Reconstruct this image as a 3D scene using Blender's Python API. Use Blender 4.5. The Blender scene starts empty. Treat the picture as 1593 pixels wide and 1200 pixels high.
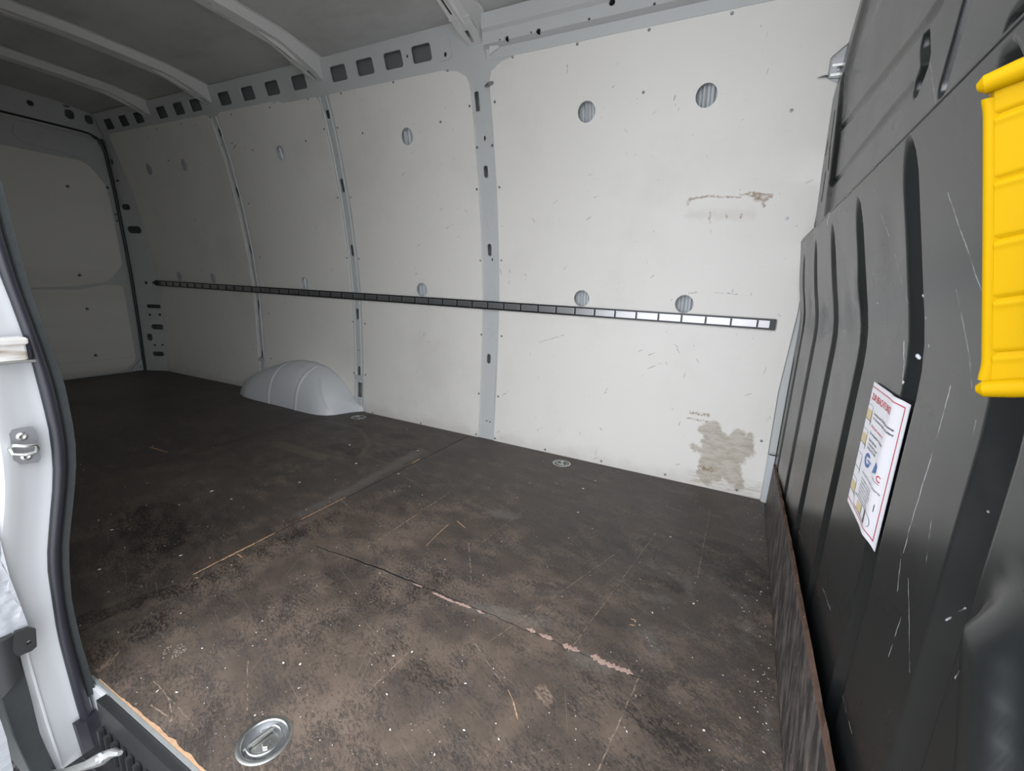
import bpy, bmesh, math, random
import numpy as np
from mathutils import Vector, Matrix
from mathutils.geometry import delaunay_2d_cdt
random.seed(7)
SC = bpy.context.scene
COL = SC.collection
S = 0.84          # metres per modelling unit (camera height = 1 unit above the load floor)

# ------------------------------------------------------------------ camera
R = [[0.88642073, 0.13817642, -0.44177548],
     [0.46098127, -0.17715654, 0.86954691],
     [0.04188746, -0.97443463, -0.22073197]]
cam_d = bpy.data.cameras.new('camera')
cam_d.sensor_fit = 'HORIZONTAL'
cam_d.sensor_width = 36.0
cam_d.lens = 36.0 * 697.0 / 1593.0
cam_d.clip_start = 0.01
cam = bpy.data.objects.new('camera', cam_d)
COL.objects.link(cam)
cam.matrix_world = Matrix(((R[0][0], -R[0][1], -R[0][2], 0), (R[1][0], -R[1][1], -R[1][2], 0),
                           (R[2][0], -R[2][1], -R[2][2], S), (0, 0, 0, 1)))
SC.camera = cam

# ------------------------------------------------------------------ world, exposure
SC.view_settings.view_transform = 'Standard'
SC.view_settings.look = 'None'
SC.view_settings.exposure = 1.76
SC.cycles.max_bounces = 24
SC.cycles.diffuse_bounces = 20
SC.cycles.glossy_bounces = 6
SC.view_settings.gamma = 1
SC.view_settings.use_curve_mapping = False
world = bpy.data.worlds.new('overcast_sky')
SC.world = world
world.use_nodes = True
wn = world.node_tree
wn.nodes.clear()
wo = wn.nodes.new('ShaderNodeOutputWorld')
wb = wn.nodes.new('ShaderNodeBackground')
wr = wn.nodes.new('ShaderNodeValToRGB')
ws = wn.nodes.new('ShaderNodeSeparateXYZ')
wt = wn.nodes.new('ShaderNodeTexCoord')
wn.links.new(wt.outputs['Generated'], ws.inputs[0])
wn.links.new(ws.outputs['Z'], wr.inputs[0])
wr.color_ramp.elements[0].position = 0.0
wr.color_ramp.elements[0].color = (0.66, 0.68, 0.73, 1)
wr.color_ramp.elements[1].position = 1.0
wr.color_ramp.elements[1].color = (0.88, 0.91, 0.985, 1)
wn.links.new(wr.outputs[0], wb.inputs[0])
wb.inputs[1].default_value = 1.9
wn.links.new(wb.outputs[0], wo.inputs[0])
# the door opening as a light portal (guides sky sampling only, emits nothing of its own)
pl = bpy.data.lights.new('door_opening_portal', 'AREA')
pl.shape = 'RECTANGLE'
pl.size = 1.6 * S
pl.size_y = 2.3 * S
pl.cycles.is_portal = True
plo = bpy.data.objects.new('door_opening_portal', pl)
COL.objects.link(plo)
plo.location = (-0.53 * S, 0.05 * S, 1.0 * S)
plo.rotation_euler = (math.radians(90), 0, 0)


# ------------------------------------------------------------------ measuring helpers (units)
def ray(px, py):
    c = (px - 796.5, py - 600.0, 697.0)
    d = [sum(R[i][k] * c[k] for k in range(3)) for i in range(3)]
    return Vector(d).normalized()


def on(px, py, ax, val):
    d = ray(px, py)
    c = Vector((0, 0, 1.0))
    return c + d * ((val - c[ax]) / d[ax])


WZ = [-.5, 0, .36, .85, 1.15, 1.5, 1.67, 1.82, 1.97, 2.07, 2.115, 2.26]
WY = [2.43, 2.43, 2.445, 2.445, 2.42, 2.372, 2.335, 2.305, 2.265, 2.235, 2.218, 2.166]


def wy(z, x=0.0):
    return float(np.interp(z, WZ, WY)) - max(0.0, -2.5 - x) * 0.025


def WL(px, py):
    d = ray(px, py)
    t = 2.4 / d[1]
    for _ in range(30):
        p = Vector((0, 0, 1)) + d * t
        t = wy(p[2], p[0]) / d[1]
    p = Vector((0, 0, 1)) + d * t
    return (p[0], p[2])


def FL(px, py):
    p = on(px, py, 2, 0.0)
    return (p[0], p[1])


# ------------------------------------------------------------------ node helpers
class NB:
    def __init__(self, name):
        self.m = bpy.data.materials.new(name)
        self.m.use_nodes = True
        self.t = self.m.node_tree
        self.t.nodes.clear()
        self.out = self.t.nodes.new('ShaderNodeOutputMaterial')
        self.b = self.t.nodes.new('ShaderNodeBsdfPrincipled')
        self.t.links.new(self.b.outputs[0], self.out.inputs[0])
        self._co = None

    def link(self, a, b):
        if hasattr(a, 'is_linked') or isinstance(a, bpy.types.NodeSocket):
            self.t.links.new(a, b)
        else:
            if isinstance(a, (tuple, list)) and len(a) == 3 and b.type == 'RGBA':
                a = (*a, 1)
            b.default_value = a

    def co(self):
        if self._co is None:
            self._co = self.t.nodes.new('ShaderNodeTexCoord').outputs['Object']
        return self._co

    def math(self, op, a, b=None, c=None, clamp=False):
        n = self.t.nodes.new('ShaderNodeMath')
        n.operation = op
        n.use_clamp = clamp
        self.link(a, n.inputs[0])
        if b is not None:
            self.link(b, n.inputs[1])
        if c is not None:
            self.link(c, n.inputs[2])
        return n.outputs[0]

    def vm(self, op, a, b=None, out=0, s=None):
        n = self.t.nodes.new('ShaderNodeVectorMath')
        n.operation = op
        self.link(a, n.inputs[0])
        if b is not None:
            self.link(b, n.inputs[1])
        if s is not None:
            self.link(s, n.inputs['Scale'])
        return n.outputs[out]

    def noise(self, scale, detail=3, rough=.5, vec=None, dist=0.0, col=False):
        n = self.t.nodes.new('ShaderNodeTexNoise')
        n.inputs['Scale'].default_value = scale
        n.inputs['Detail'].default_value = detail
        n.inputs['Roughness'].default_value = rough
        n.inputs['Distortion'].default_value = dist
        self.t.links.new(vec if vec is not None else self.co(), n.inputs['Vector'])
        return n.outputs['Color' if col else 'Fac']

    def voro(self, scale, vec=None, feature='F1', out='Distance'):
        n = self.t.nodes.new('ShaderNodeTexVoronoi')
        n.feature = feature
        n.inputs['Scale'].default_value = scale
        self.t.links.new(vec if vec is not None else self.co(), n.inputs['Vector'])
        return n.outputs[out]

    def scalevec(self, v, vec=None):
        return self.vm('MULTIPLY', vec if vec is not None else self.co(), v)

    def rot(self, ang, axis='Z', vec=None):
        n = self.t.nodes.new('ShaderNodeVectorRotate')
        n.rotation_type = axis + '_AXIS'
        n.inputs['Angle'].default_value = ang
        self.t.links.new(vec if vec is not None else self.co(), n.inputs['Vector'])
        return n.outputs[0]

    def ss(self, v, lo, hi):
        n = self.t.nodes.new('ShaderNodeMapRange')
        n.interpolation_type = 'SMOOTHSTEP'
        self.link(v, n.inputs[0])
        n.inputs[1].default_value = lo
        n.inputs[2].default_value = hi
        return n.outputs[0]

    def mix(self, f, a, b, mode='MIX'):
        n = self.t.nodes.new('ShaderNodeMix')
        n.data_type = 'RGBA'
        n.blend_type = mode
        self.link(f, n.inputs[0])
        self.link(a, n.inputs[6])
        self.link(b, n.inputs[7])
        return n.outputs[2]

    def bump(self, h, dist=.002, strength=.5):
        n = self.t.nodes.new('ShaderNodeBump')
        n.inputs['Strength'].default_value = strength
        n.inputs['Distance'].default_value = dist
        self.t.links.new(h, n.inputs['Height'])
        self.t.links.new(n.outputs[0], self.b.inputs['Normal'])

    def set(self, base=None, rough=None, metal=None, spec=None):
        if base is not None:
            self.link(base, self.b.inputs['Base Color'])
        if rough is not None:
            self.link(rough, self.b.inputs['Roughness'])
        if metal is not None:
            self.link(metal, self.b.inputs['Metallic'])
        if spec is not None:
            self.link(spec, self.b.inputs['Specular IOR Level'])
        return self.m

    def capsule(self, vec, a, b, r, soft):
        """mask 1 inside a capsule a-b (metres, 3-vectors), 0 outside"""
        a = Vector(a)
        b = Vector(b)
        ab = b - a
        L2 = max(ab.length_squared, 1e-9)
        pa = self.vm('SUBTRACT', vec, tuple(a))
        if L2 < 1e-7:
            d = self.vm('LENGTH', pa, out=1)
        else:
            h = self.math('MULTIPLY', self.vm('DOT_PRODUCT', pa, tuple(ab), out=1), 1.0 / L2, clamp=True)
            d = self.vm('LENGTH', self.vm('SUBTRACT', pa, self.vm('SCALE', tuple(ab), s=h)), out=1)
        return self.ss(d, r + soft, max(r - soft, 0.0)) if r > soft else self.ss(d, r + soft, 0.0)

    def union(self, ms):
        o = ms[0]
        for m in ms[1:]:
            o = self.math('MAXIMUM', o, m)
        return o


def simple(name, col, rough=.5, metal=0.0, var=.06, nscale=6, spec=None, bump=0, bscale=200, bdist=.0005):
    n = NB(name)
    f = n.noise(nscale, 4, .6)
    base = n.mix(f, tuple(c * (1 - var) for c in col), tuple(min(1, c * (1 + var)) for c in col))
    n.set(base, rough, metal, spec)
    if bump:
        n.bump(n.noise(bscale, 2), bdist, bump)
    return n.m


M = {}
# grey painted body metal, slightly grimy
n = NB('painted_body_metal')
g = n.ss(n.noise(3.0, 6, .7), .52, .75)
base = n.mix(n.math('MULTIPLY', g, .35), (.60, .615, .60), (.46, .465, .44))
sp = n.ss(n.voro(38), .09, .05)
base = n.mix(n.math('MULTIPLY', n.math('MULTIPLY', sp, n.ss(n.noise(5, 2), .55, .62)), .5), base, (.16, .16, .15))
M['body'] = n.set(base, .42)
# roof skin, sound-damped dull grey
n = NB('painted_roof_metal')
f = n.ss(n.noise(2.2, 6, .7, vec=n.scalevec((1, 2.2, 1))), .4, .75)
M['roof'] = n.set(n.mix(f, (.56, .57, .545), (.45, .455, .43)), .55)
M['bow'] = simple('painted_bow_metal', (.72, .72, .695), .45, var=.08, nscale=4)
M['white'] = simple('white_car_paint', (.62, .635, .64), .25, var=.015)
M['cavity'] = simple('dark_grey_cavity', (.16, .17, .17), .7)
M['ribmetal'] = simple('ribbed_outer_skin_paint', (.5, .53, .54), .3)
M['rubber'] = simple('black_rubber', (.020, .020, .026), .38, var=.1)
M['felt'] = simple('flocked_rubber', (.022, .026, .026), .85, var=.3, nscale=60, bump=.5, bscale=600)
M['blackplastic'] = simple('black_plastic', (.022, .023, .023), .42, var=.2, bump=.25, bscale=120)
M['steel'] = simple('zinc_steel', (.55, .56, .53), .38, 1.0, var=.15, nscale=30)
M['dullsteel'] = simple('dull_grey_steel', (.33, .34, .35), .42, .7, var=.12, nscale=25)
M['screw'] = simple('screw_steel', (.34, .34, .34), .35, .7)
M['dark'] = simple('dark_recess', (.008, .008, .008), .8)
M['railblack'] = simple('black_rail_plastic', (.012, .012, .013), .33, var=.1)
M['railmetal'] = simple('rail_sheet_metal', (.42, .42, .42), .33, .85, var=.1, nscale=9)
M['raillip'] = simple('rail_crossbar_metal', (.62, .62, .62), .35, .6)
M['yellow'] = simple('yellow_plastic', (.43, .255, .0005), .5, var=.02, nscale=12, spec=.07)
M['woodchip'] = simple('splintered_bare_wood', (.46, .29, .17), .8, var=.3, nscale=80)
M['pinkchip'] = simple('exposed_pink_ply', (.40, .275, .225), .85, var=.45, nscale=110, bump=.6, bscale=500)
M['crumb'] = simple('pale_crumb', (.72, .70, .64), .8, var=.2)
M['alu'] = simple('aluminium_edge_strip', (.50, .52, .50), .4, .6, var=.2, nscale=30)
M['blueboard'] = simple('pale_sheet_metal', (.62, .645, .66), .35, .2)
M['arch'] = simple('wheel_arch_lightened', (.74, .76, .765), .38, var=.05, nscale=9)  # body paint made lighter, standing in for stronger light around the arch
# white coated plywood with scuffs (generic)


def ply(name, stains=False, grime=0.2):
    n = NB(name)
    flat = n.scalevec((1, 0, 1))
    base = (.87, .845, .785)
    big = n.ss(n.noise(1.7, 5, .65, vec=flat), .45, .75)
    base = n.mix(n.math('MULTIPLY', big, .10 + grime * .5), base, (.52, .50, .44))
    # fine horizontal grain and brushed dirt
    gr = n.ss(n.noise(9, 5, .7, vec=n.scalevec((1, 0, 7))), .58, .78)
    base = n.mix(n.math('MULTIPLY', gr, .10), base, (.45, .43, .38))
    # small dark scuff dashes, thin and short, in two directions
    for i, (ang, sc, th) in enumerate(((.5, (9, 0, 60), .705), (-.9, (14, 0, 80), .72), (1.4, (10, 0, 90), .72))):
        v = n.vm('MULTIPLY', n.rot(ang, 'Y', flat), sc)
        s1 = n.ss(n.noise(1, 2, .5, vec=v), th, th + .03)
        s2 = n.ss(n.noise(2.3 + i, 1, .5, vec=flat), .48, .56)
        base = n.mix(n.math('MULTIPLY', n.math('MULTIPLY', s1, s2), .55), base, (.16, .155, .16))
    # dirt specks
    sp = n.ss(n.voro(24, vec=flat), .055, .03)
    base = n.mix(n.math('MULTIPLY', n.math('MULTIPLY', sp, n.ss(n.noise(3.1, 2, vec=flat), .45, .55)), .8), base, (.2, .19, .18))
    # dirt creeping up from the floor
    z = n.t.nodes.new('ShaderNodeSeparateXYZ')
    n.t.links.new(n.co(), z.inputs[0])
    low = n.ss(n.math('ADD', z.outputs[2], n.math('MULTIPLY', n.noise(8, 4, vec=flat), .12)), .14, .05)
    base = n.mix(n.math('MULTIPLY', low, .35), base, (.50, .47, .41))
    rough = .38
    if stains:
        nz = n.noise(34, 5, .75, vec=flat, col=True)
        dv = n.vm('ADD', flat, n.vm('SCALE', n.vm('SUBTRACT', nz, (.5, .5, .5)), s=.05))
        nz2 = n.noise(60, 3, .7, vec=flat, col=True)
        dv2 = n.vm('ADD', flat, n.vm('SCALE', n.vm('SUBTRACT', nz2, (.5, .5, .5)), s=.018))

        def cap(v, a, b, r, soft):
            (ax, az), (bx_, bz) = WL(*a), WL(*b)
            return n.capsule(v, (ax * S, 0, az * S), (bx_ * S, 0, bz * S), r, soft)
        # torn coating, beige ply below
        tear = n.union([cap(dv, a, b, r, .006) for a, b, r in (
            ((1108, 668), (1112, 700), .038), ((1104, 690), (1112, 735), .035), ((1142, 688), (1158, 698), .038),
            ((1128, 715), (1140, 728), .035), ((1078, 694), (1092, 702), .013), ((1098, 720), (1104, 728), .03),
            ((1148, 740), (1150, 755), .02), ((1165, 690), (1163, 700), .012), ((1095, 668), (1112, 664), .022), ((1112, 700), (1135, 715), .03), ((1150, 678), (1152, 705), .028), ((1102, 712), (1140, 742), .030), ((1125, 680), (1128, 705), .022), ((1138, 700), (1152, 715), .02), ((1090, 735), (1100, 748), .018), ((1166, 680), (1166, 702), .016))])
        inner = n.ss(n.noise(26, 4, .7, vec=n.scalevec((.6, 0, 2.2))), .42, .62)
        tc = n.mix(inner, (.58, .53, .44), (.43, .38, .29))
        base = n.mix(n.math('MULTIPLY', tear, .9), base, tc)
        low2 = n.union([cap(dv, (1085, 745), (1180, 768), .035, .03)])
        base = n.mix(n.math('MULTIPLY', low2, n.math('MULTIPLY', n.ss(n.noise(30, 4, .7, vec=n.scalevec((.3, 0, 2.5))), .45, .6), .6)), base, (.47, .42, .33))
        br = n.union([cap(dv2, (1090, 726), (1106, 730), .011, .006)] + [cap(dv2, (1075, 641), (1102, 646), .006, .004), cap(dv2, (1070, 650), (1100, 655), .0035, .003)])
        base = n.mix(n.math('MULTIPLY', br, n.ss(n.noise(90, 3, vec=flat), .38, .6)), base, (.30, .23, .13))
        # rusty rectangular mark
        rs = n.union([cap(dv2, a, b, r, s) for a, b, r, s in (
            ((1074, 310), (1103, 306), .0035, .004), ((1103, 306), (1122, 307), .0025, .003), ((1122, 307), (1152, 308), .0025, .003),
            ((1152, 303), (1168, 303), .003, .003), ((1168, 303), (1198, 306), .008, .004), ((1178, 308), (1190, 309), .013, .006),
            ((1187, 318), (1189, 321), .005, .004), ((1105, 332), (1104, 347), .003, .003), ((1152, 339), (1154, 334), .003, .003),
            ((1070, 318), (1074, 311), .005, .005), ((1130, 334), (1131, 340), .0025, .003))])
        base = n.mix(n.math('MULTIPLY', rs, n.ss(n.noise(70, 4, .7, vec=flat), .30, .62)), base, (.30, .19, .09))
        halo = n.union([cap(dv, (1075, 335), (1170, 335), .012, .02)])
        base = n.mix(n.math('MULTIPLY', halo, .25), base, (.55, .50, .40))
        # single scratches
        scr = n.union([cap(dv2, a, b, .0012, .0014) for a, b in (
            ((1112, 456), (1148, 458)), ((1072, 457), (1085, 455)), ((1050, 536), (1056, 544)), ((941, 612), (946, 604)),
            ((840, 533), (878, 521)), ((779, 418), (781, 428)), ((792, 417), (795, 424)), ((1013, 432), (1018, 428)),
            ((1052, 722), (1058, 722)), ((883, 413), (878, 420)), ((924, 308), (932, 305)), ((883, 103), (884, 115)))])
        base = n.mix(n.math('MULTIPLY', scr, .75), base, (.13, .13, .14))
    n.set(base, rough)
    n.bump(n.noise(14, 3, .6, vec=n.scalevec((1, 0, 3))), .0012, .3)
    return n.m


M['plyA'] = ply('white_coated_plywood_stained', True)
M['plyB'] = ply('white_coated_plywood', False, .25)
M['plyR'] = ply('white_coated_plywood_doors', False, .45)


FMASK = {
    'm_wear': ([((260, 1040), (800, 1000), .22), ((400, 900), (640, 830), .17), ((560, 1150), (900, 1150), .20)], .30),
    'm_mid': ([((300, 760), (560, 700), .40), ((700, 800), (1000, 950), .45)], .45),
    'm_pale': ([((1005, 875), (1068, 906), .010), ((1068, 900), (1076, 935), .012), ((1000, 928), (1045, 935), .016),
                ((1140, 925), (1168, 950), .010), ((1160, 950), (1160, 1000), .014), ((765, 797), (795, 803), .035), ((1005, 985), (1020, 1010), .022),
                ((1195, 1100), (1198, 1150), .012), ((890, 1018), (940, 1042), .025),
                ((735, 945), (840, 968), .03), ((655, 700), (560, 755), .035), ((560, 755), (470, 800), .03)], .05),
    'm_olive': ([((505, 655), (560, 668), .012), ((560, 668), (575, 690), .012), ((575, 690), (640, 693), .014), ((640, 693), (673, 675), .010),
                 ((575, 690), (560, 712), .014), ((560, 712), (610, 722), .010), ((430, 690), (500, 712), .04), ((560, 655), (640, 668), .010), ((125, 945), (175, 928), .008),
                 ((125, 958), (200, 930), .008), ((135, 985), (205, 990), .010), ((130, 1000), (200, 975), .006)], .028),
    'm_dark': ([((595, 708), (640, 703), .055), ((520, 666), (552, 664), .055), ((600, 678), (650, 680), .045),
                ((525, 694), (552, 704), .05), ((340, 892), (520, 800), .03), ((130, 965), (330, 900), .03),
                ((1120, 860), (1160, 900), .10), ((1000, 903), (1050, 915), .035), ((1010, 1110), (1060, 1160), .05),
                ((620, 1020), (690, 1050), .05), ((230, 800), (250, 840), .10), ((150, 1020), (260, 960), .04), ((640, 930), (690, 900), .03)], .05),
    'm_tan': ([((150, 1045), (160, 1040), .010), ((160, 1040), (183, 1015), .008), ((843, 1075), (850, 1088), .022), ((121, 715), (129, 717), .008)], .012),
    'm_dots': ([((256, 1012), (282, 1006), .010), ((262, 1022), (283, 1015), .010)], .006),
}


def floor_attr(key):
    caps, edge = FMASK[key]

    def fn(P):
        out = np.zeros(len(P))
        for a, b, r in caps:
            A, B = np.array(FL(*a)), np.array(FL(*b))
            ab = B - A
            t = np.clip(((P - A) @ ab) / max(ab @ ab, 1e-9), 0, 1)
            d = np.linalg.norm(P - A - t[:, None] * ab, axis=1)
            out = np.maximum(out, np.clip(.5 + (r - d) / (2 * edge), 0, 1))
        return out
    return fn


def floor_mat():
    n = NB('worn_filmfaced_plywood')
    v = n.co()

    def at(k):
        a = n.t.nodes.new('ShaderNodeAttribute')
        a.attribute_name = k
        return a.outputs['Fac']
    nB = n.math('ADD', n.math('MULTIPLY', n.noise(12, 6, .75, dist=1.2), .65), n.math('MULTIPLY', n.noise(70, 4, .8), .35))
    streak = n.noise(1, 6, .75, vec=n.vm('MULTIPLY', n.rot(.12), (3.5, 22, 1)))

    def rag(k, amt=.8, lo=.40, hi=.60, nz=None):
        return n.ss(n.math('ADD', at(k), n.math('MULTIPLY', n.math('SUBTRACT', nz or nB, .5), amt)), lo, hi)
    cloud = n.ss(n.math('ADD', n.math('MULTIPLY', n.noise(1.6, 5, .65), .6), n.math('MULTIPLY', streak, .4)), .36, .64)
    base = n.mix(cloud, (.031, .027, .025), (.074, .059, .048))
    base = n.mix(n.math('MULTIPLY', n.ss(n.noise(3.3, 7, .8, dist=.8), .50, .60), .30), base, (.098, .078, .060))
    dust = n.ss(n.noise(2.4, 6, .72, vec=n.scalevec((1, 1.5, 1))), .42, .70)
    base = n.mix(n.math('MULTIPLY', dust, .35), base, (.105, .098, .096))
    fine = n.noise(90, 6, .75, vec=n.scalevec((1, 2.0, 1), n.rot(.45)))
    patch = n.noise(11, 5, .7, vec=n.scalevec((1, 1.8, 1), n.rot(.3)))
    grain = n.noise(330, 3, .8, vec=n.scalevec((1, 1.6, 1), n.rot(.45)))
    comb = n.math('ADD', n.math('MULTIPLY', n.math('SUBTRACT', grain, .5), .55), n.math('ADD', n.math('MULTIPLY', n.math('SUBTRACT', fine, .5), 1.15), n.math('MULTIPLY', n.math('SUBTRACT', patch, .5), .85)))
    base = n.mix(n.ss(grain, .35, .65), n.mix(.28, base, (0, 0, 0)), n.mix(.16, base, (.15, .13, .12)))
    base = n.mix(n.math('MULTIPLY', rag('m_dark', 1.1, .40, .58), .70), base, (.016, .014, .014))
    thr = n.math('ADD', comb, n.math('ADD', n.math('MULTIPLY', at('m_wear'), .20), n.math('MULTIPLY', at('m_mid'), .06)))
    wear = n.ss(thr, -.02, .24)
    wc = n.mix(n.ss(n.noise(7, 4), .35, .65), (.098, .075, .057), (.172, .130, .098))
    base = n.mix(n.math('MULTIPLY', wear, .92), base, wc)
    base = n.mix(n.math('MULTIPLY', rag('m_pale', 1.5, .35, .75), n.math('MULTIPLY', fine, .75)), base, (.19, .176, .155))
    base = n.mix(n.math('MULTIPLY', rag('m_olive', 1.0, .38, .62), .75), base, (.120, .105, .072))
    base = n.mix(n.math('MULTIPLY', rag('m_tan', 1.6, .4, .7), n.ss(fine, .38, .62)), base, (.27, .195, .14))
    base = n.mix(n.math('MULTIPLY', rag('m_dots', .3), n.ss(n.voro(260), .5, .2)), base, (.40, .36, .28))
    nzC = n.noise(40, 2, .5, col=True)
    d3 = n.vm('ADD', v, n.vm('SCALE', n.vm('SUBTRACT', nzC, (.5, .5, .5)), s=.006))
    br = n.noise(60, 3, .6)

    def cp(a, b, r, soft):
        (ax, ay), (bx_, by) = FL(*a), FL(*b)
        return n.capsule(d3, (ax * S, ay * S, 0), (bx_ * S, by * S, 0), r, soft)
    sc = n.union([cp(a, b, r, .0009) for a, b, r in (
        ((729, 845), (733, 905), .0011), ((735, 995), (785, 1070), .0009), ((235, 1098), (268, 1121), .0012),
        ((262, 1085), (268, 1121), .0009), ((240, 1060), (310, 1140), .0006), ((700, 766), (573, 851), .0016),
        ((1020, 830), (880, 1020), .0010), ((960, 860), (760, 1000), .0008), ((1000, 1040), (930, 1200), .0012),
        ((820, 790), (730, 860), .0006), ((385, 1030), (385, 1105), .0010), ((640, 1010), (560, 1090), .0008),
        ((850, 905), (868, 912), .0012), ((1105, 790), (1085, 900), .0009))])
    base = n.mix(n.math('MULTIPLY', sc, n.ss(br, .38, .6)), base, (.30, .23, .17))
    for ang, sx, th, am in ((.35, 260, .72, .40), (-.7, 330, .74, .35), (1.15, 300, .73, .4)):
        vv = n.vm('MULTIPLY', n.rot(ang, 'Z'), (3.0, sx, 1))
        h = n.ss(n.noise(1, 1, .5, vec=vv), th, th + .05)
        base = n.mix(n.math('MULTIPLY', h, am), base, (.26, .20, .15))
    for sc_, r_ in ((55, .10), (120, .13)):
        spk = n.ss(n.voro(sc_), r_, r_ * .55)
        keep = n.ss(n.noise(sc_ * .21, 1), .60, .64)
        base = n.mix(n.math('MULTIPLY', n.math('MULTIPLY', spk, keep), .8), base, (.46, .42, .37))
    rough = n.math('ADD', n.math('MULTIPLY', wear, .16), n.math('ADD', n.math('MULTIPLY', dust, .10), .40))
    n.set(base, rough, spec=.32)
    n.bump(n.math('ADD', n.noise(420, 2), n.math('MULTIPLY', wear, .5)), .0006, .55)
    return n.m


M['floor'] = floor_mat()
n = NB('kick_board_plywood')
st = n.noise(5, 6, .7, vec=n.scalevec((1, 6, 2.2), n.rot(.5, 'X')))
base = n.mix(n.ss(st, .42, .66), (.030, .026, .027), (.14, .122, .108))
base = n.mix(n.math('MULTIPLY', n.ss(n.noise(7, 5, .7, vec=n.scalevec((1, 1.2, 9), n.rot(-.9, 'X'))), .56, .68), .7), base, (.26, .22, .16))
base = n.mix(n.math('MULTIPLY', n.ss(n.voro(60), .10, .05), n.ss(n.noise(9, 1), .58, .62)), base, (.6, .57, .5))
M['kick'] = n.set(base, .55)
M['kickedge'] = simple('broken_ply_edge', (.105, .062, .042), .8, var=.5, nscale=40, bump=.6, bscale=150)
# bulkhead: satin anthracite plastic with scratches
n = NB('satin_anthracite_panel')
v = n.co()
base = n.mix(n.noise(3, 3), (.009, .0105, .0105), (.014, .016, .016))


def bcp(vec, a, b, r, soft, x=.24):
    A, B = on(*a, 0, x), on(*b, 0, x)
    return n.capsule(vec, (0, A[1] * S, A[2] * S), (0, B[1] * S, B[2] * S), r, soft)


fv = n.scalevec((0, 1, 1))
nzs = n.noise(30, 3, .6, vec=fv, col=True)
fd = n.vm('ADD', fv, n.vm('SCALE', n.vm('SUBTRACT', nzs, (0.5, .5, .5)), s=.008))
scr = n.union([bcp(fd, a, b, r, .0007, x) for a, b, r, x in (
    ((1481, 600), (1452, 700), .0008, .24), ((1452, 700), (1430, 770), .0011, .24), ((1430, 770), (1405, 860), .0008, .24),
    ((1402, 862), (1396, 920), .0008, .24), ((1450, 810), (1440, 880), .0006, .24), ((1280, 915), (1292, 950), .0006, .24),
    ((1402, 960), (1382, 1022), .0005, .24), ((1307, 1070), (1325, 1140), .0005, .24), ((1473, 938), (1456, 962), .0005, .24),
    ((1516, 1010), (1486, 1055), .0006, .24), ((1485, 300), (1490, 450), .0005, .2), ((1490, 450), (1480, 600), .0005, .22),
    ((1371, 330), (1372, 470), .0004, .19), ((1243, 820), (1250, 844), .0006, .24), ((1520, 655), (1508, 700), .0006, .24),
    ((1425, 60), (1428, 190), .0005, .2), ((1505, 235), (1483, 270), .0006, .17), ((1483, 270), (1482, 300), .0006, .17),
    ((1413, 900), (1415, 1045), .0004, .24), ((1505, 1110), (1520, 1142), .0007, .24))])
base = n.mix(n.math('MULTIPLY', scr, n.ss(n.noise(45, 3), .3, .52)), base, (.42, .43, .44))
chips = n.union([bcp(fd, a, b, r, .001, x) for a, b, r, x in (
    ((1423, 436), (1423, 441), .0042, .215), ((1413, 459), (1413, 466), .0016, .215), ((1407, 532), (1404, 550), .0016, .235),
    ((1404, 550), (1399, 588), .0009, .235), ((1417, 552), (1417, 554), .0022, .237), ((1405, 594), (1405, 595), .0022, .24),
    ((1385, 754), (1385, 760), .0034, .24), ((1438, 492), (1438, 494), .001, .225), ((1299, 325), (1290, 350), .002, .18),
    ((1446, 537), (1446, 539), .0011, .235), ((1366, 472), (1367, 473), .001, .225), ((1376, 608), (1377, 609), .001, .24))])
base = n.mix(chips, base, (.66, .68, .72))
spk = n.math('MULTIPLY', n.ss(n.voro(30), .055, .02), n.ss(n.noise(4, 2), .56, .62))
base = n.mix(n.math('MULTIPLY', spk, .5), base, (.45, .45, .45))
dusty = n.ss(n.noise(4, 5, .7), .5, .8)
base = n.mix(n.math('MULTIPLY', dusty, .10), base, (.16, .15, .14))
n.set(base, n.math('ADD', .22, n.math('MULTIPLY', n.noise(5, 4), .12)), spec=.95)
n.bump(n.noise(7, 3, .5), .0025, .10)
M['bulk'] = n.m
# gravel in two copies: pale to bounce light inside, dark as painted shade
n = NB('gravel')
c = n.voro(55, out='Color')
M['gravel'] = n.set(n.mix(n.vm('DOT_PRODUCT', c, (.4, .4, .2), out=1), (.22, .215, .21), (.60, .59, .575)), .9)
n.bump(n.voro(55), .01, 1)
n = NB('gravel_painted_shade')
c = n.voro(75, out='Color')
M['shadegravel'] = n.set(n.mix(n.vm('DOT_PRODUCT', c, (.4, .4, .2), out=1), (.01, .01, .01), (.17, .168, .16)), .9)
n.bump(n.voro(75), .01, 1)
n = NB('wrinkled_white_film')
M['film'] = n.set((.34, .355, .37), .35)
n.bump(n.noise(14, 4, .6, vec=n.scalevec((1, 1, 3))), .006, .6)
n = NB('dirty_stainless')
M['stain'] = n.set(n.mix(n.ss(n.noise(30, 4, vec=n.scalevec((.3, .3, 2))), .45, .7), (.74, .72, .68), (.30, .22, .15)), .3, .35)
for k_, c_ in (('print_white', (.80, .80, .83)), ('print_red', (.55, .02, .04)), ('print_black', (.03, .03, .035)),
               ('print_tan', (.66, .52, .26)), ('print_blue', (.03, .12, .38)), ('print_grey', (.28, .28, .30))):
    M[k_] = simple(k_, c_, .4, var=.02)

# ------------------------------------------------------------------ mesh helpers
ORG = {}


def tag(o, label=None, cat=None, group=None, kind=None):
    if label:
        o['label'] = label
    if cat:
        o['category'] = cat
    if group:
        o['group'] = group
    if kind:
        o['kind'] = kind
    return o


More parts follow.
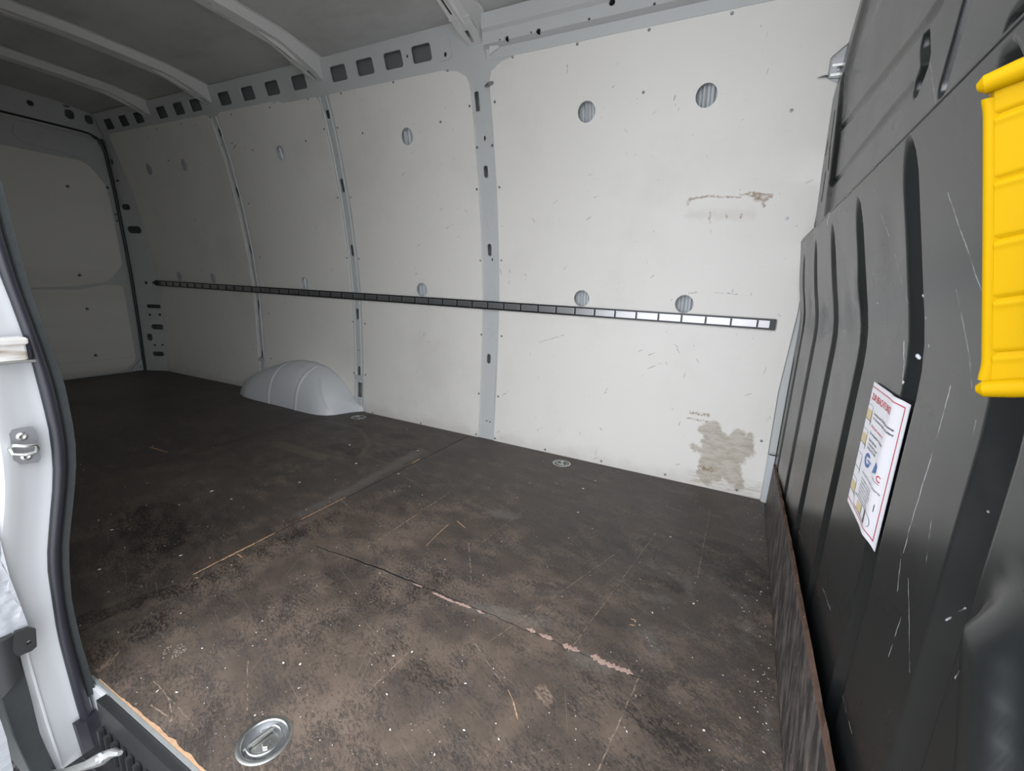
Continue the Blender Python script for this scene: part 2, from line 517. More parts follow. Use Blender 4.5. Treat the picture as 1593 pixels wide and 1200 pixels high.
def link(o, origin, parent):
    COL.objects.link(o)
    origin = Vector(origin)
    ORG[o.name] = origin
    po = ORG[parent.name] if parent else Vector((0, 0, 0))
    o.location = (origin - po) * S
    if parent:
        o.parent = parent
    return o


def mesh(name, verts, faces, mat, parent=None, origin=None, smooth=False, recalc=True):
    if origin is None:
        origin = ORG[parent.name] if parent else Vector((0, 0, 0))
    origin = Vector(origin)
    me = bpy.data.meshes.new(name)
    me.from_pydata([tuple((Vector(v) - origin) * S) for v in verts], [], faces)
    if recalc:
        bm = bmesh.new()
        bm.from_mesh(me)
        bmesh.ops.recalc_face_normals(bm, faces=bm.faces)
        bm.to_mesh(me)
        bm.free()
    if smooth:
        me.polygons.foreach_set('use_smooth', [True] * len(me.polygons))
        if smooth != 'all':
            me.set_sharp_from_angle(angle=math.radians(35))
    me.materials.append(mat)
    return link(bpy.data.objects.new(name, me), origin, parent)


def empty(name, origin, parent=None):
    return link(bpy.data.objects.new(name, None), origin, parent)


def pip(P, poly):
    x, y = P[:, 0], P[:, 1]
    ins = np.zeros(len(P), bool)
    n_ = len(poly)
    j = n_ - 1
    for i in range(n_):
        xi, yi = poly[i]
        xj, yj = poly[j]
        c = ((yi > y) != (yj > y)) & (x < (xj - xi) * (y - yi) / ((yj - yi) or 1e-12) + xi)
        ins ^= c
        j = i
    return ins


def segd(P, poly):
    d = np.full(len(P), 1e9)
    n_ = len(poly)
    for i in range(n_):
        a = np.array(poly[i])
        b = np.array(poly[(i + 1) % n_])
        ab = b - a
        t = np.clip(((P - a) @ ab) / max(ab @ ab, 1e-12), 0, 1)
        d = np.minimum(d, np.linalg.norm(P - a - t[:, None] * ab, axis=1))
    return d


def densify(poly, step):
    out = []
    for i, a in enumerate(poly):
        b = poly[(i + 1) % len(poly)]
        L = math.hypot(b[0] - a[0], b[1] - a[1])
        k = max(1, int(L / step))
        for q in range(k):
            out.append((a[0] + (b[0] - a[0]) * q / k, a[1] + (b[1] - a[1]) * q / k))
    return out


def fillet(pts, rs, n_=7):
    """polygon with corner i rounded by radius rs[i]"""
    out = []
    N = len(pts)
    for i in range(N):
        r = rs[i] if isinstance(rs, (list, tuple)) else rs
        p = Vector(pts[i])
        a = Vector(pts[i - 1])
        b = Vector(pts[(i + 1) % N])
        if r <= 0:
            out.append(tuple(p))
            continue
        u = (a - p).normalized()
        w = (b - p).normalized()
        ang = u.angle(w)
        d = min(r / math.tan(ang / 2), (a - p).length * .49, (b - p).length * .49)
        r2 = d * math.tan(ang / 2)
        cen = p + (u + w).normalized() * (r2 / math.sin(ang / 2))
        p0, p1 = p + u * d, p + w * d
        a0 = math.atan2((p0 - cen).y, (p0 - cen).x)
        a1 = math.atan2((p1 - cen).y, (p1 - cen).x)
        da = (a1 - a0 + math.pi) % (2 * math.pi) - math.pi
        for q in range(n_ + 1):
            t = a0 + da * q / n_
            out.append((cen.x + r2 * math.cos(t), cen.y + r2 * math.sin(t)))
    return out


def rr(cx, cy, w, h, r, n_=5):
    return fillet([(cx - w / 2, cy - h / 2), (cx + w / 2, cy - h / 2), (cx + w / 2, cy + h / 2), (cx - w / 2, cy + h / 2)], min(r, w / 2 * .98, h / 2 * .98), n_)


def circ(cx, cy, r, n_=24, ry=None):
    ry = ry or r
    return [(cx + r * math.cos(2 * math.pi * i / n_), cy + ry * math.sin(2 * math.pi * i / n_)) for i in range(n_)]


def sheet(name, outer, holes, fmap, th, mat, parent=None, us=(), vs=(), step=.15, smooth=True, ucre=(), vcre=(), attrs=None, **kw):
    """thin solid sheet: outline with real holes, bent by fmap(u, v, depth)"""
    outer = densify(outer, step)
    V = list(outer)
    E_ = [(i, (i + 1) % len(outer)) for i in range(len(outer))]
    for h in holes:
        k = len(V)
        V += list(h)
        E_ += [(k + i, k + (i + 1) % len(h)) for i in range(len(h))]
    OA = np.array(outer)
    for axis, cre in ((0, ucre), (1, vcre)):
        for c_ in cre:
            lo_, hi_ = OA[:, 1 - axis].min() + .0015, OA[:, 1 - axis].max() - .0015
            k_ = max(2, int((hi_ - lo_) / .10) + 1)
            t_ = np.linspace(lo_, hi_, k_)
            pts_ = np.stack([np.full(k_, c_), t_] if axis == 0 else [t_, np.full(k_, c_)], 1)
            ins_ = pip(pts_, outer)
            st_ = len(V)
            V += [tuple(p_) for p_ in pts_]
            E_ += [(st_ + i, st_ + i + 1) for i in range(k_ - 1) if ins_[i] and ins_[i + 1]]
    if len(us) and len(vs):
        G = np.array([(a, b) for a in us for b in vs], float)
        keep = pip(G, outer)
        G = G[keep]
        mind = .004
        if len(G):
            k2 = segd(G, outer) > mind
            for h in holes:
                k2 &= ~pip(G, h)
                k2 &= segd(G, h) > mind
            V += [tuple(g_) for g_ in G[k2]]
    res = delaunay_2d_cdt([Vector(v_) for v_ in V], E_, [], 0, 1e-6)
    pv = [(p.x, p.y) for p in res[0]]
    F = [tuple(f) for f in res[2]]
    cen = np.array([[sum(pv[i][0] for i in f) / len(f), sum(pv[i][1] for i in f) / len(f)] for f in F])
    keep = pip(cen, outer)
    for h in holes:
        keep &= ~pip(cen, h)
    F = [f for f, k in zip(F, keep) if k]
    N = len(pv)
    vv = [fmap(a, b, 0.0) for a, b in pv] + [fmap(a, b, th) for a, b in pv]
    cnt = {}
    for f in F:
        for i in range(len(f)):
            a, b = f[i], f[(i + 1) % len(f)]
            cnt[(a, b)] = cnt.get((a, b), 0) + 1
    ff = list(F) + [tuple(N + i for i in reversed(f)) for f in F]
    for (a, b) in cnt:
        if (b, a) not in cnt:
            ff.append((b, a, N + a, N + b))
    o = mesh(name, vv, ff, mat, parent, smooth=smooth, **kw)
    if attrs:
        P = np.array([(p[0], p[1]) for p in vv])
        for an, fn in attrs.items():
            at = o.data.attributes.new(an, 'FLOAT', 'POINT')
            at.data.foreach_set('value', np.asarray(fn(P), dtype=np.float32))
    return o


def box(name, lo, hi, mat, parent=None, bev=0.0, **kw):
    bm = bmesh.new()
    bmesh.ops.create_cube(bm, size=1)
    for v_ in bm.verts:
        v_.co = Vector([lo[i] + (v_.co[i] + .5) * (hi[i] - lo[i]) for i in range(3)])
    if bev:
        bmesh.ops.bevel(bm, geom=bm.edges[:], offset=bev, segments=2, affect='EDGES')
    vs_ = [tuple(v_.co) for v_ in bm.verts]
    fs = [tuple(v_.index for v_ in f.verts) for f in bm.faces]
    bm.free()
    return mesh(name, vs_, fs, mat, parent, **kw)


def tubegeo(pts, r, n_=10, closed=False, caps=True):
    pts = [Vector(p) for p in pts]
    vs_, fs = [], []
    N = len(pts)
    up = None
    for i, p in enumerate(pts):
        a = pts[i - 1] if (i or closed) else p
        b = pts[(i + 1) % N] if (i < N - 1 or closed) else p
        t = (b - a).normalized()
        if up is None:
            up = t.orthogonal().normalized()
        up = (up - t * up.dot(t)).normalized()
        s_ = t.cross(up)
        ri = r[i] if isinstance(r, (list, tuple)) else r
        for k in range(n_):
            an = 2 * math.pi * k / n_
            vs_.append(p + (up * math.cos(an) + s_ * math.sin(an)) * ri)
    M_ = N if closed else N - 1
    for i in range(M_):
        for k in range(n_):
            a, b = i * n_ + k, i * n_ + (k + 1) % n_
            c, d = ((i + 1) % N) * n_ + (k + 1) % n_, ((i + 1) % N) * n_ + k
            fs.append((a, b, c, d))
    if caps and not closed:
        fs.append(tuple(range(n_)))
        fs.append(tuple(range((N - 1) * n_, N * n_)))
    return vs_, fs


def tube(name, pts, r, mat, parent=None, n_=10, closed=False, **kw):
    v_, f_ = tubegeo(pts, r, n_, closed)
    return mesh(name, v_, f_, mat, parent, smooth=True, **kw)


def loft(name, sections, mat, parent=None, closed_prof=True, caps=True, smooth=True, **kw):
    n_ = len(sections[0])
    vs_ = [tuple(p) for s_ in sections for p in s_]
    fs = []
    for i in range(len(sections) - 1):
        for k in range(n_ if closed_prof else n_ - 1):
            a, b = i * n_ + k, i * n_ + (k + 1) % n_
            fs.append((a, b, b + n_, a + n_))
    if caps and closed_prof:
        fs.append(tuple(range(n_)))
        fs.append(tuple(range((len(sections) - 1) * n_, len(sections) * n_)))
    return mesh(name, vs_, fs, mat, parent, smooth=smooth, **kw)


def lathe(prof, n_=28, ax=(0, 0, 1), cen=(0, 0, 0), caps=(True, True)):
    vs_, fs = [], []
    z = Vector(ax).normalized()
    x = z.orthogonal().normalized()
    y = z.cross(x)
    c = Vector(cen)
    for (r, h) in prof:
        for k in range(n_):
            a = 2 * math.pi * k / n_
            vs_.append(c + x * (r * math.cos(a)) + y * (r * math.sin(a)) + z * h)
    for i in range(len(prof) - 1):
        for k in range(n_):
            a, b = i * n_ + k, i * n_ + (k + 1) % n_
            fs.append((a, b, b + n_, a + n_))
    if caps[0]:
        fs.append(tuple(range(n_)))
    if caps[1]:
        fs.append(tuple(range((len(prof) - 1) * n_, len(prof) * n_)))
    return vs_, fs


def zs(a, b, st):
    k = max(2, int(round((b - a) / st)) + 1)
    return list(np.linspace(a, b, k))


def smst(e0, e1, v_):
    t = np.clip((v_ - e0) / (e1 - e0), 0, 1)
    return t * t * (3 - 2 * t)


XR = -5.11          # rear end of the side wall
XRD = -5.30         # plane of the rear doors
YN = 0.40           # inner face of the near side wall

# ------------------------------------------------------------------ FLOOR
fl = box('floor', (XRD - .02, .372, -.075), (.30, 2.50, -.022), M['cavity'])
tag(fl, kind='structure')


def arch_front(x):
    """inner outline of the wheel arch box on the floor"""
    pts = [(-3.93, 2.40), (-3.82, 2.30), (-3.70, 2.22), (-3.58, 2.178), (-3.46, 2.168), (-3.1, 2.166), (-2.86, 2.160), (-2.76, 2.160), (-2.69, 2.170), (-2.64, 2.195), (-2.605, 2.235), (-2.58, 2.29), (-2.55, 2.365), (-2.50, 2.43)]
    return pts


ARCH = arch_front(0)
NEARY = .365


def fboard(outer, holes=()):
    def fm(u, v_, d):
        return (u, v_, -.0 - d)
    xs_ = [p[0] for p in outer]
    st = .020 if max(xs_) > -1 else .034
    return sheet('floor_board', outer, list(holes), fm, .02, M['floor'], fl, step=.06, smooth=False,
                 us=np.arange(min(xs_) + .01, max(xs_), st), vs=np.arange(NEARY + .01, 2.44, st), attrs={k: floor_attr(k) for k in FMASK})


RINGS = [(-.810, .468, .056), (-.829, 2.308, .052), (-2.415, 2.295, .052)]
gap = .0022
rh = [circ(x, y, r * .93, 30) for x, y, r in RINGS]
WF = 2.432
f1 = fboard([(-1.532 + gap, NEARY), (.207, NEARY), (.207, WF), (-1.532 + gap, WF)], rh[:2])
f2 = fboard([(-2.655 + gap, NEARY), (-1.532 - gap, NEARY), (-1.532 - gap, WF), (-2.50, WF)] +
            [(a, b) for a, b in reversed(ARCH) if a > -2.655] + [(-2.655 + gap, 2.170)], [rh[2]])
f3 = fboard([(-5.27, NEARY), (-2.655 - gap, NEARY), (-2.655 - gap, 2.168)] +
            [(a, b) for a, b in reversed(ARCH) if a < -2.70] + [(-3.95, 2.394), (XR, 2.365), (-5.25, 2.23), (-5.27, 2.2)])
# worn joint running lengthwise in the front board: a dark crack
cx = np.linspace(-1.33, -.11, 50)
rnd = np.random.RandomState(3)
cy = 1.049 + rnd.normal(0, .0018, 50) + np.interp(cx, [-1.33, -1.15, -.9], [-.025, -.008, 0])
wv, wf = [], []
for i, (a, b) in enumerate(zip(cx, cy)):
    w_ = .0030 * (1 if a < -.86 else .35) * np.interp(a, [-1.33, -1.1], [.3, 1])
    wv += [(a, b - w_, .00035), (a, b + w_, .00035)]
    if i:
        k = 2 * i
        wf.append((k - 2, k, k + 1, k - 1))
tag(mesh('joint_crack', wv, wf, M['dark'], f1), 'dark crack along a board joint')


def chipstrip(name, path, width, mat, parent, seed=1, z=.0008):
    """ragged raised splinter strip along a path of floor points"""
    r_ = np.random.RandomState(seed)
    pts = []
    for (a, b) in zip(path[:-1], path[1:]):
        L = math.hypot(b[0] - a[0], b[1] - a[1])
        k = max(3, int(L / .0042))
        for q in range(k):
            pts.append((a[0] + (b[0] - a[0]) * q / k, a[1] + (b[1] - a[1]) * q / k))
    pts.append(path[-1])
    vs_, fs = [], []
    N = len(pts)
    for i, p in enumerate(pts):
        a = pts[max(0, i - 1)]
        b = pts[min(N - 1, i + 1)]
        t = Vector((b[0] - a[0], b[1] - a[1])).normalized()
        nn = Vector((-t.y, t.x))
        e = min(1, .25 + min(i, N - 1 - i) / 3)
        w1 = width * e * r_.uniform(.35, 1.25)
        w2 = width * e * r_.uniform(.35, 1.25)
        vs_ += [(p[0] + nn.x * w1, p[1] + nn.y * w1, .0002), (p[0] + nn.x * w1 * .7, p[1] + nn.y * w1 * .7, z * r_.uniform(.8, 1.4)),
                (p[0] - nn.x * w2 * .7, p[1] - nn.y * w2 * .7, z * r_.uniform(.8, 1.4)), (p[0] - nn.x * w2, p[1] - nn.y * w2, .0002)]
        if i:
            k = 4 * i
            for q in range(3):
                fs.append((k - 4 + q, k + q, k + q + 1, k - 3 + q))
    return mesh(name, vs_, fs, mat, parent)


for k, (a, b, w_) in enumerate((((642, 908), (657, 914), .004), ((673, 922), (708, 938), .0055), ((708, 937), (733, 946), .0065),
                                ((741, 949), (753, 955), .005), ((819, 978), (833, 984), .0085), ((839, 987), (860, 995), .009),
                                ((875, 1003), (902, 1014), .0095), ((919, 1020), (944, 1033), .011), ((942, 1032), (985, 1049), .010))):
    tag(chipstrip('veneer_chip', [FL(*a), FL(*b)], w_, M['pinkchip'], f1, k + 5), 'pale pink break-out along the worn joint' if k == 0 else None)
for k, (a, b, w_, p_) in enumerate((((538, 774), (468, 809), .0026, f1), ((428, 829.5), (398, 845), .003, f1), ((398, 845), (342, 873), .0045, f1), ((342, 873), (300, 894.5), .0026, f1),
                                    ((653, 714.5), (640, 721.5), .005, f1),
                                    ((698, 816), (679, 833), .0018, f1), ((679, 833), (663, 850), .0012, f1), ((711, 811), (724, 822), .0022, f1),
                                    ((790, 1073), (798, 1090), .0012, f1), ((798, 1090), (806, 1121), .0018, f1),
                                    ((233, 696), (262, 704), .004, f3), ((981, 963), (990, 966), .002, f1), ((979, 972), (988, 974), .0015, f1),
                                    ((369, 862), (377, 868), .003, f1), ((304, 899), (309, 900), .004, f1))):
    tag(chipstrip('wood_splinter', [FL(*a), FL(*b)], w_, M['woodchip'], p_, k + 40, .0012), 'bare pale wood along the joint' if k == 0 else None)
# broken orange edge at the door sill
ex = np.linspace(-1.30, -.05, 120)
r_ = np.random.RandomState(9)
wv, wf = [], []
ragged = np.convolve(r_.uniform(0, 1, 130), np.ones(4) / 4, 'same')[:120]
for i, a in enumerate(ex):
    d = .002 + max(0, ragged[i] - .35) * .016 * np.interp(a, [-1.3, -1.15, -.9, -.5], [.1, .6, 1.1, .3])
    wv += [(a, NEARY - .0005, .0006), (a, NEARY + d, .0006)]
    if i:
        k = 2 * i
        wf.append((k - 2, k, k + 1, k - 1))
mesh('splintered_edge', wv, wf, M['woodchip'], f1)

# crumbs of dirt lying on the floor
cb_v, cb_f = [], []
r_ = np.random.RandomState(21)


def crumb(x, y, s_, z0=0.0):
    k = len(cb_v)
    a = r_.uniform(0, 6.28)
    ca, sa = math.cos(a) * s_, math.sin(a) * s_
    e = r_.uniform(.4, .9)
    h = s_ * r_.uniform(.4, .8)
    cb_v.extend([(x + ca, y + sa, z0 + h * .5), (x - sa * e, y + ca * e, z0 + h * .4), (x - ca, y - sa, z0 + h * .5), (x + sa * e, y - ca * e, z0 + h * .45),
                 (x, y, z0 + h), (x, y, z0)])
    for i in range(4):
        j = (i + 1) % 4
        cb_f.append((k + i, k + j, k + 4))
        cb_f.append((k + j, k + i, k + 5))


for _ in range(330):
    px, py = r_.uniform(120, 1200), r_.uniform(640, 1195)
    x, y = FL(px, py)
    if y < .385 or x > .19 or y > 2.40 or (x < -2.5 and y > 2.12):
        continue
    d = math.sqrt(x * x + y * y + 1)
    crumb(x, y, .0016 * d * r_.uniform(.35, 1.0) ** 2 + .0004)
for _ in range(90):
    y = r_.uniform(.7, 2.3)
    crumb(.2 - abs(r_.normal(0, .05)), y, .0030 * r_.uniform(.3, 1))
for px, py in ((275, 1078), (245, 1076), (441, 1032), (467, 1034), (612, 1021), (641, 1015), (602, 1081), (607, 1136), (676, 1175), (722, 1137),
               (776, 1151), (724, 1064), (544, 693), (554, 722), (466, 751), (360, 777), (620, 738), (650, 702), (1043, 836), (899, 798),
               (174, 825), (155, 887), (281, 865), (330, 765), (975, 1139), (1095, 1137), (1188, 1171), (1079, 940), (1015, 954), (926, 749), (907, 761)):
    x, y = FL(px, py)
    crumb(x, y, .0030 * math.sqrt(x * x + y * y + 1))
cr = mesh('dirt_crumbs', cb_v, cb_f, M['crumb'])
tag(cr, 'pale crumbs and grit scattered over the dark floor', 'dirt', kind='stuff')

# aluminium edge and step below the floor
sill = box('trim_1', (-1.33, .358, -.006), (.3, .3645, -.0005), M['alu'])
tag(sill, kind='structure')

# ------------------------------------------------------------------ FAR SIDE WALL


def wmap(off):
    def f(u, v_, d):
        return (u, wy(v_, u) + off + d, v_)
    return f


wall = loft('wall_back', [[(x, wy(z, x) + .10, z) for z in [-.1] + WZ[1:] + [2.4]] + [(x, wy(z, x) + .115, z) for z in ([-.1] + WZ[1:] + [2.4])[::-1]]
                          for x in (-5.4, -2.5, .6)], M['body'])
tag(wall, kind='structure')
VS = sorted(set(zs(0.02, 2.1, .12)))
PTOP = 2.118
PT = .009


def panel(x0, x1, rtl, rtr, holes, mat, rbl=0, rbr=0, top=PTOP):
    out = fillet([(x0, 0.0), (x1, 0.0), (x1, top), (x0, top)], [rbl, rbr, rtr, rtl], 9)
    return out, holes


def holes_for(xs):
    return [circ(x, z, .044, 26, .045) for x in xs for z in (1.83, .938)]


HX = [-.284, -.824, -1.937, -3.064, -4.217, -4.725]
p1o = fillet([(-1.347, 0), (.19, 0.0), (.185, .55), (.205, .92), (.205, 1.80), (.152, 1.83), (.150, 1.895), (.200, 1.935), (.205, 1.995), (.225, 2.01), (.215, PTOP), (-1.347, PTOP)],
             [0, .0, .0, .0, .01, .01, .015, .015, .01, .005, .08, .125], 6)
P1 = sheet('plywood_panel', p1o, holes_for(HX[:2]), wmap(-PT), PT, M['plyA'], wall, us=zs(-1.3, .2, .25), vs=VS)
P2 = sheet('plywood_panel', fillet([(-2.492, .16), (-2.47, 0), (-1.467, 0), (-1.467, PTOP), (-2.492, PTOP)], [.0, .0, 0, .12, .05], 9),
           holes_for(HX[2:3]), wmap(-PT), PT, M['plyB'], wall, us=zs(-2.45, -1.5, .25), vs=VS)
P3 = sheet('plywood_panel', fillet([(-3.605, 0.05), (-2.59, .05), (-2.59, PTOP), (-3.605, PTOP)], [0, 0, .05, .05], 9),
           holes_for(HX[3:4]), wmap(-PT), PT, M['plyB'], wall, us=zs(-3.5, -2.6, .25), vs=VS)
P4 = sheet('plywood_panel', fillet([(XR, 0), (-3.69, 0), (-3.69, PTOP), (XR, PTOP)], [0, 0, .05, .03], 9),
           holes_for(HX[4:]), wmap(-PT), PT, M['plyB'], wall, us=zs(-5.1, -3.7, .25), vs=VS)
for p_, l_ in ((P1, 'white plywood panel with rusty mark and torn coating'),):
    p_['label'] = l_
# ribbed outer skin glimpsed through the round holes
for x in HX:
    for z in (1.83, .938):
        v_, f_ = [], []
        nu = 40
        for j, zz in enumerate((z - .11, z, z + .11)):
            for i in range(nu + 1):
                uu = x - .11 + .22 * i / nu
                w_ = .007 * math.tanh(1.6 * math.sin((uu - x + .004) * 2 * math.pi / .034))
                v_.append((uu, wy(zz, uu) + .030 + w_, zz))
        for j in range(2):
            for i in range(nu):
                a = j * (nu + 1) + i
                f_.append((a, a + 1, a + nu + 2, a + nu + 1))
        mesh('ribbed_skin', v_, f_, M['ribmetal'], wall, smooth=True)

# pillars between the panels


def slots(lst, xc, dx=0):
    out = []
    for (px, py, w_, h_) in lst:
        z0 = WL(px, py - h_ / 2)[1]
        z1 = WL(px, py + h_ / 2)[1]
        hh = abs(z0 - z1)
        out.append(rr(xc + dx, (z0 + z1) / 2, w_, hh, w_ / 2))
    return out


def groovemap(xc, hw, off, depth):
    def f(u, v_, d):
        a = abs(u - xc) / hw
        g_ = np.interp(a, [0, .36, .46, .60, .70, .84, .92, 1.4], [0, 0, 1, 1, .15, .15, .9, .9]) * depth
        return (u, wy(v_, u) + off + g_ + d, v_)
    return f


def gus(xc, hw):
    return [xc + s_ * hw * a for a in (0, .36, .46, .60, .70, .84, .92) for s_ in (-1, 1)]


pb = sheet('pillar', [(-1.50, 0), (-1.31, 0), (-1.31, 2.0), (-1.17, 2.13), (-1.65, 2.13), (-1.50, 2.0)],
           [rr(-1.435, 1.945, .026, .088, .006), rr(-1.408, 1.775, .012, .022, .006), rr(-1.415, 1.612, .026, .062, .012),
            rr(-1.415, 1.193, .026, .070, .013), rr(-1.398, 1.138, .010, .018, .005), rr(-1.415, .53, .026, .062, .013),
            circ(-1.41, .12, .006, 8), circ(-1.385, .118, .006, 8)],
           lambda u, v_, d: (u, wy(v_, u) - .002 - .0095 * float(smst(2.0, 2.09, v_)) + d, v_), .006, M['body'], wall,
           us=zs(-1.49, -1.32, .05), vs=VS)
pb['label'] = 'wide grey metal pillar'
# raised stampings on the wide pillar: long oval bead and zig-zag beads


def bead(path2, r, mat, parent, off=-.002, closed=False, name='pressed_bead'):
    return tube(name, [(u, wy(v_, u) + off, v_) for u, v_ in path2], r, mat, parent, 6, closed)


bead(rr(-1.398, 1.40, .050, .20, .025, 5), .0028, M['body'], pb, closed=True)
bead([(-1.455, .733), (-1.435, .71), (-1.42, .71), (-1.412, .735), (-1.40, .755), (-1.388, .735), (-1.386, .71), (-1.372, .705), (-1.36, .72)], .0022, M['body'], pb)
bead([(-1.452, .655), (-1.43, .66), (-1.405, .66), (-1.398, .69), (-1.398, .72)], .0022, M['body'], pb)
bead([(-1.388, .72), (-1.388, .665), (-1.37, .655), (-1.36, .64), (-1.358, .05)], .0022, M['body'], pb)
p2p = slots([(513, 172, .030, 27), (525, 242, .009, 5), (533.5, 289, .028, 22), (538.5, 315, .009, 4), (549.5, 390, .026, 18),
             (555, 449, .009, 4), (559.5, 489, .026, 17), (561, 545.5, .009, 3), (561.5, 578, .026, 16)], -2.541)
p2p.append(rr(-2.535, .165, .036, .115, .004))
pp2 = sheet('pillar', [(-2.62, .02), (-2.46, .02), (-2.46, 1.98), (-2.40, 2.13), (-2.67, 2.13), (-2.62, 1.98)], p2p,
            groovemap(-2.541, .052, -.005, .007), .006, M['body'], wall, ucre=gus(-2.541, .052)[1:], us=(-2.541,), vs=VS)
pp3 = sheet('pillar', [(-3.72, .02), (-3.575, .02), (-3.575, 1.98), (-3.52, 2.13), (-3.77, 2.13), (-3.72, 1.98)],
            slots([(349, 202, .030, 21), (359, 238, .009, 4), (374, 299, .028, 16), (379, 321, .009, 4), (396, 388, .026, 15), (410, 475, .026, 15),
                   (415, 523, .009, 3), (415.5, 553, .026, 13)], -3.648),
            groovemap(-3.648, .046, -.005, .007), .006, M['body'], wall, ucre=gus(-3.648, .046)[1:], us=(-3.648,), vs=VS)
# small welded gusset plates at the foot of the slim pillars
for xc, z_ in ((-3.648, .275), (-2.541, .262)):
    sheet('gusset_plate', rr(xc, z_, .085, .03, .004), [], wmap(-.011), .005, M['body'], wall)
# horizontal frame behind the panel tops
sheet('upper_frame', [(XR - .05, 2.03), (.28, 2.03), (.28, 2.14), (XR - .05, 2.14)], [], wmap(.001), .006, M['body'], wall, us=zs(-5.1, .2, .5), vs=(2.09,))
sheet('lower_frame', [(XR - .05, -.02), (.30, -.02), (.30, .10), (XR - .05, .10)], [], wmap(.001), .006, M['body'], wall, us=zs(-5.1, .2, .5), vs=(.05,))
# front corner pillar beyond the panel and the pale upstand at its foot
cp_ = sheet('pillar', [(.15, 0), (.30, 0), (.30, 2.13), (.15, 2.13)], [rr(.222, 1.86, .02, .03, .004)], wmap(.004), .006, M['body'], wall, us=(.2, .25), vs=VS)
cp_['label'] = 'grey front corner pillar'
up_ = loft('corner_upstand', [[(.187, 2.415, z), (.192, 2.398, z), (.222, 2.395, z), (.226, 2.415, z)] for z in (0.0, .245)], M['blueboard'], wall)
up_['label'] = 'pale hollow upstand'
mesh('upstand_mouth', [(.190, 2.414, .2455), (.194, 2.400, .2455), (.220, 2.398, .2455), (.222, 2.414, .2455)], [(0, 1, 2, 3)], M['dark'], up_)
# bracket in the panel cut-out, top front corner
bk = empty('mounting_bracket', (.185, wy(1.86) - .004, 1.86))
tag(bk, 'small silver-white bracket in the wall cut-out beside the dark partition', 'bracket')
sheet('bracket_plate', fillet([(.156, 1.832), (.235, 1.825), (.235, 1.905), (.160, 1.885)], .004, 3), [], wmap(-.010), .005, M['white'], bk)
sheet('bracket_rib', rr(.195, 1.868, .07, .008, .003), [], wmap(-.016), .006, M['steel'], bk)
sheet('bracket_foot', rr(.195, 1.838, .07, .008, .003), [], wmap(-.016), .006, M['steel'], bk)
v_, f_ = lathe([(.009, 0), (.009, .004), (.004, .006)], 12, (0, -1, 0), (.185, wy(1.856) - .010, 1.856))
mesh('bracket_bolt', v_, f_, M['dullsteel'], bk, smooth=True)
tube('bracket_clip', [(.150, wy(1.83) - .012, 1.838), (.142, wy(1.83) - .022, 1.836), (.118, wy(1.83) - .028, 1.832)], [.005, .004, .001], M['dullsteel'], bk, 6)

# screws in the panels
v_, f_ = lathe([(.0068, 0), (.0068, .0012), (.0055, .0030), (.0030, .0032), (.0024, .0012)], 12, (0, -1, 0))
sm = bpy.data.meshes.new('screw')
sm.from_pydata([tuple(Vector(a) * S) for a in v_], [], f_)
sm.polygons.foreach_set('use_smooth', [True] * len(sm.polygons))
sm.set_sharp_from_angle(angle=math.radians(40))
sm.materials.append(M['screw'])
SCREWS = [(422, 168), (481, 155), (532.5, 146), (613.6, 129), (698, 111), (732, 166), (771, 159.5), (506, 201.5), (527, 199.5), (477.5, 220),
          (566, 208), (686.7, 190.5), (743.5, 230), (767, 227), (743, 295), (778, 292), (899, 70), (1010.5, 48), (1139, 22.5), (1001.5, 145), (798.7, 90),
          (527, 308), (547, 307.5), (541, 401.5), (560, 403), (551, 500.5), (569, 503.5), (552, 580), (570, 583), (748.5, 405.5), (781, 405.5), (750, 520.6),
          (781.4, 523), (406, 400), (404, 485), (420, 488), (407.5, 556), (423, 558), (746, 612), (776, 616.6), (741.7, 675.4), (771, 681.7), (581, 641.7),
          (656, 658), (849, 699), (936, 717), (1035, 737.7), (1146, 761.6), (1184.4, 685.4), (389, 317), (372, 319), (362, 179), (284, 193), (246, 202),
          (363, 223.6), (347, 226), (395, 234), (264, 250), (329, 183), (362, 610), (330, 598), (300, 590), (233, 214), (1224, 340), (1231, 173)]
for px, py in SCREWS:
    u, z_ = WL(px, py)
    par = P1 if u > -1.4 else P2 if u > -2.54 else P3 if u > -3.65 else P4
    o = bpy.data.objects.new('screw', sm)
    u = min(max(u, XR + .02), .17)
    link(o, (u, wy(z_, u) - PT, z_), par)

# ---- side roof rail, rear part with square holes
A0, A1 = (2.222, 2.100), (2.160, 2.272)


def railmap(u, v_, d):
    t = (v_ - A0[1]) / (A1[1] - A0[1])
    tap = max(0, -2.5 - u) * .02
    return (u, A0[0] + (A1[0] - A0[0]) * t - .010 - tap + d, v_)


SQ = [-5.042, -4.805, -4.576, -4.245, -4.017, -3.805, -3.461, -3.206, -2.96, -2.708, -2.362, -2.148, -1.936, -1.739]
sq = [rr(x, 2.186, .128, .074, .014) for x in SQ] + [circ(-1.836, 2.188, .008, 10)]
r1 = sheet('roof_rail', [(XR - .1, 2.100), (-1.33, 2.100), (-1.33, 2.272), (XR - .1, 2.272)], sq + [circ(-1.59, 2.16, .010, 12)], railmap, .008, M['body'], wall,
           us=zs(-5.1, -1.4, .4), vs=())
r1['label'] = 'grey roof rail with a row of square holes'
# raised pad beside the main pillar
sheet('rail_pad', rr(-1.595, 2.185, .10, .10, .03), [circ(-1.585, 2.157, .011, 12)], lambda u, v_, d: tuple(np.array(railmap(u, v_, d)) - np.array((0, .005, 0))), .006, M['body'], r1)
# inner wall of the rail cavity, its dark grey standing in for the shade inside
mesh('rail_liner', [(XR - .1, 2.195, 2.08), (.3, 2.28, 2.08), (.3, 2.215, 2.30), (XR - .1, 2.150, 2.30)], [(0, 1, 2, 3)], M['cavity'], wall)
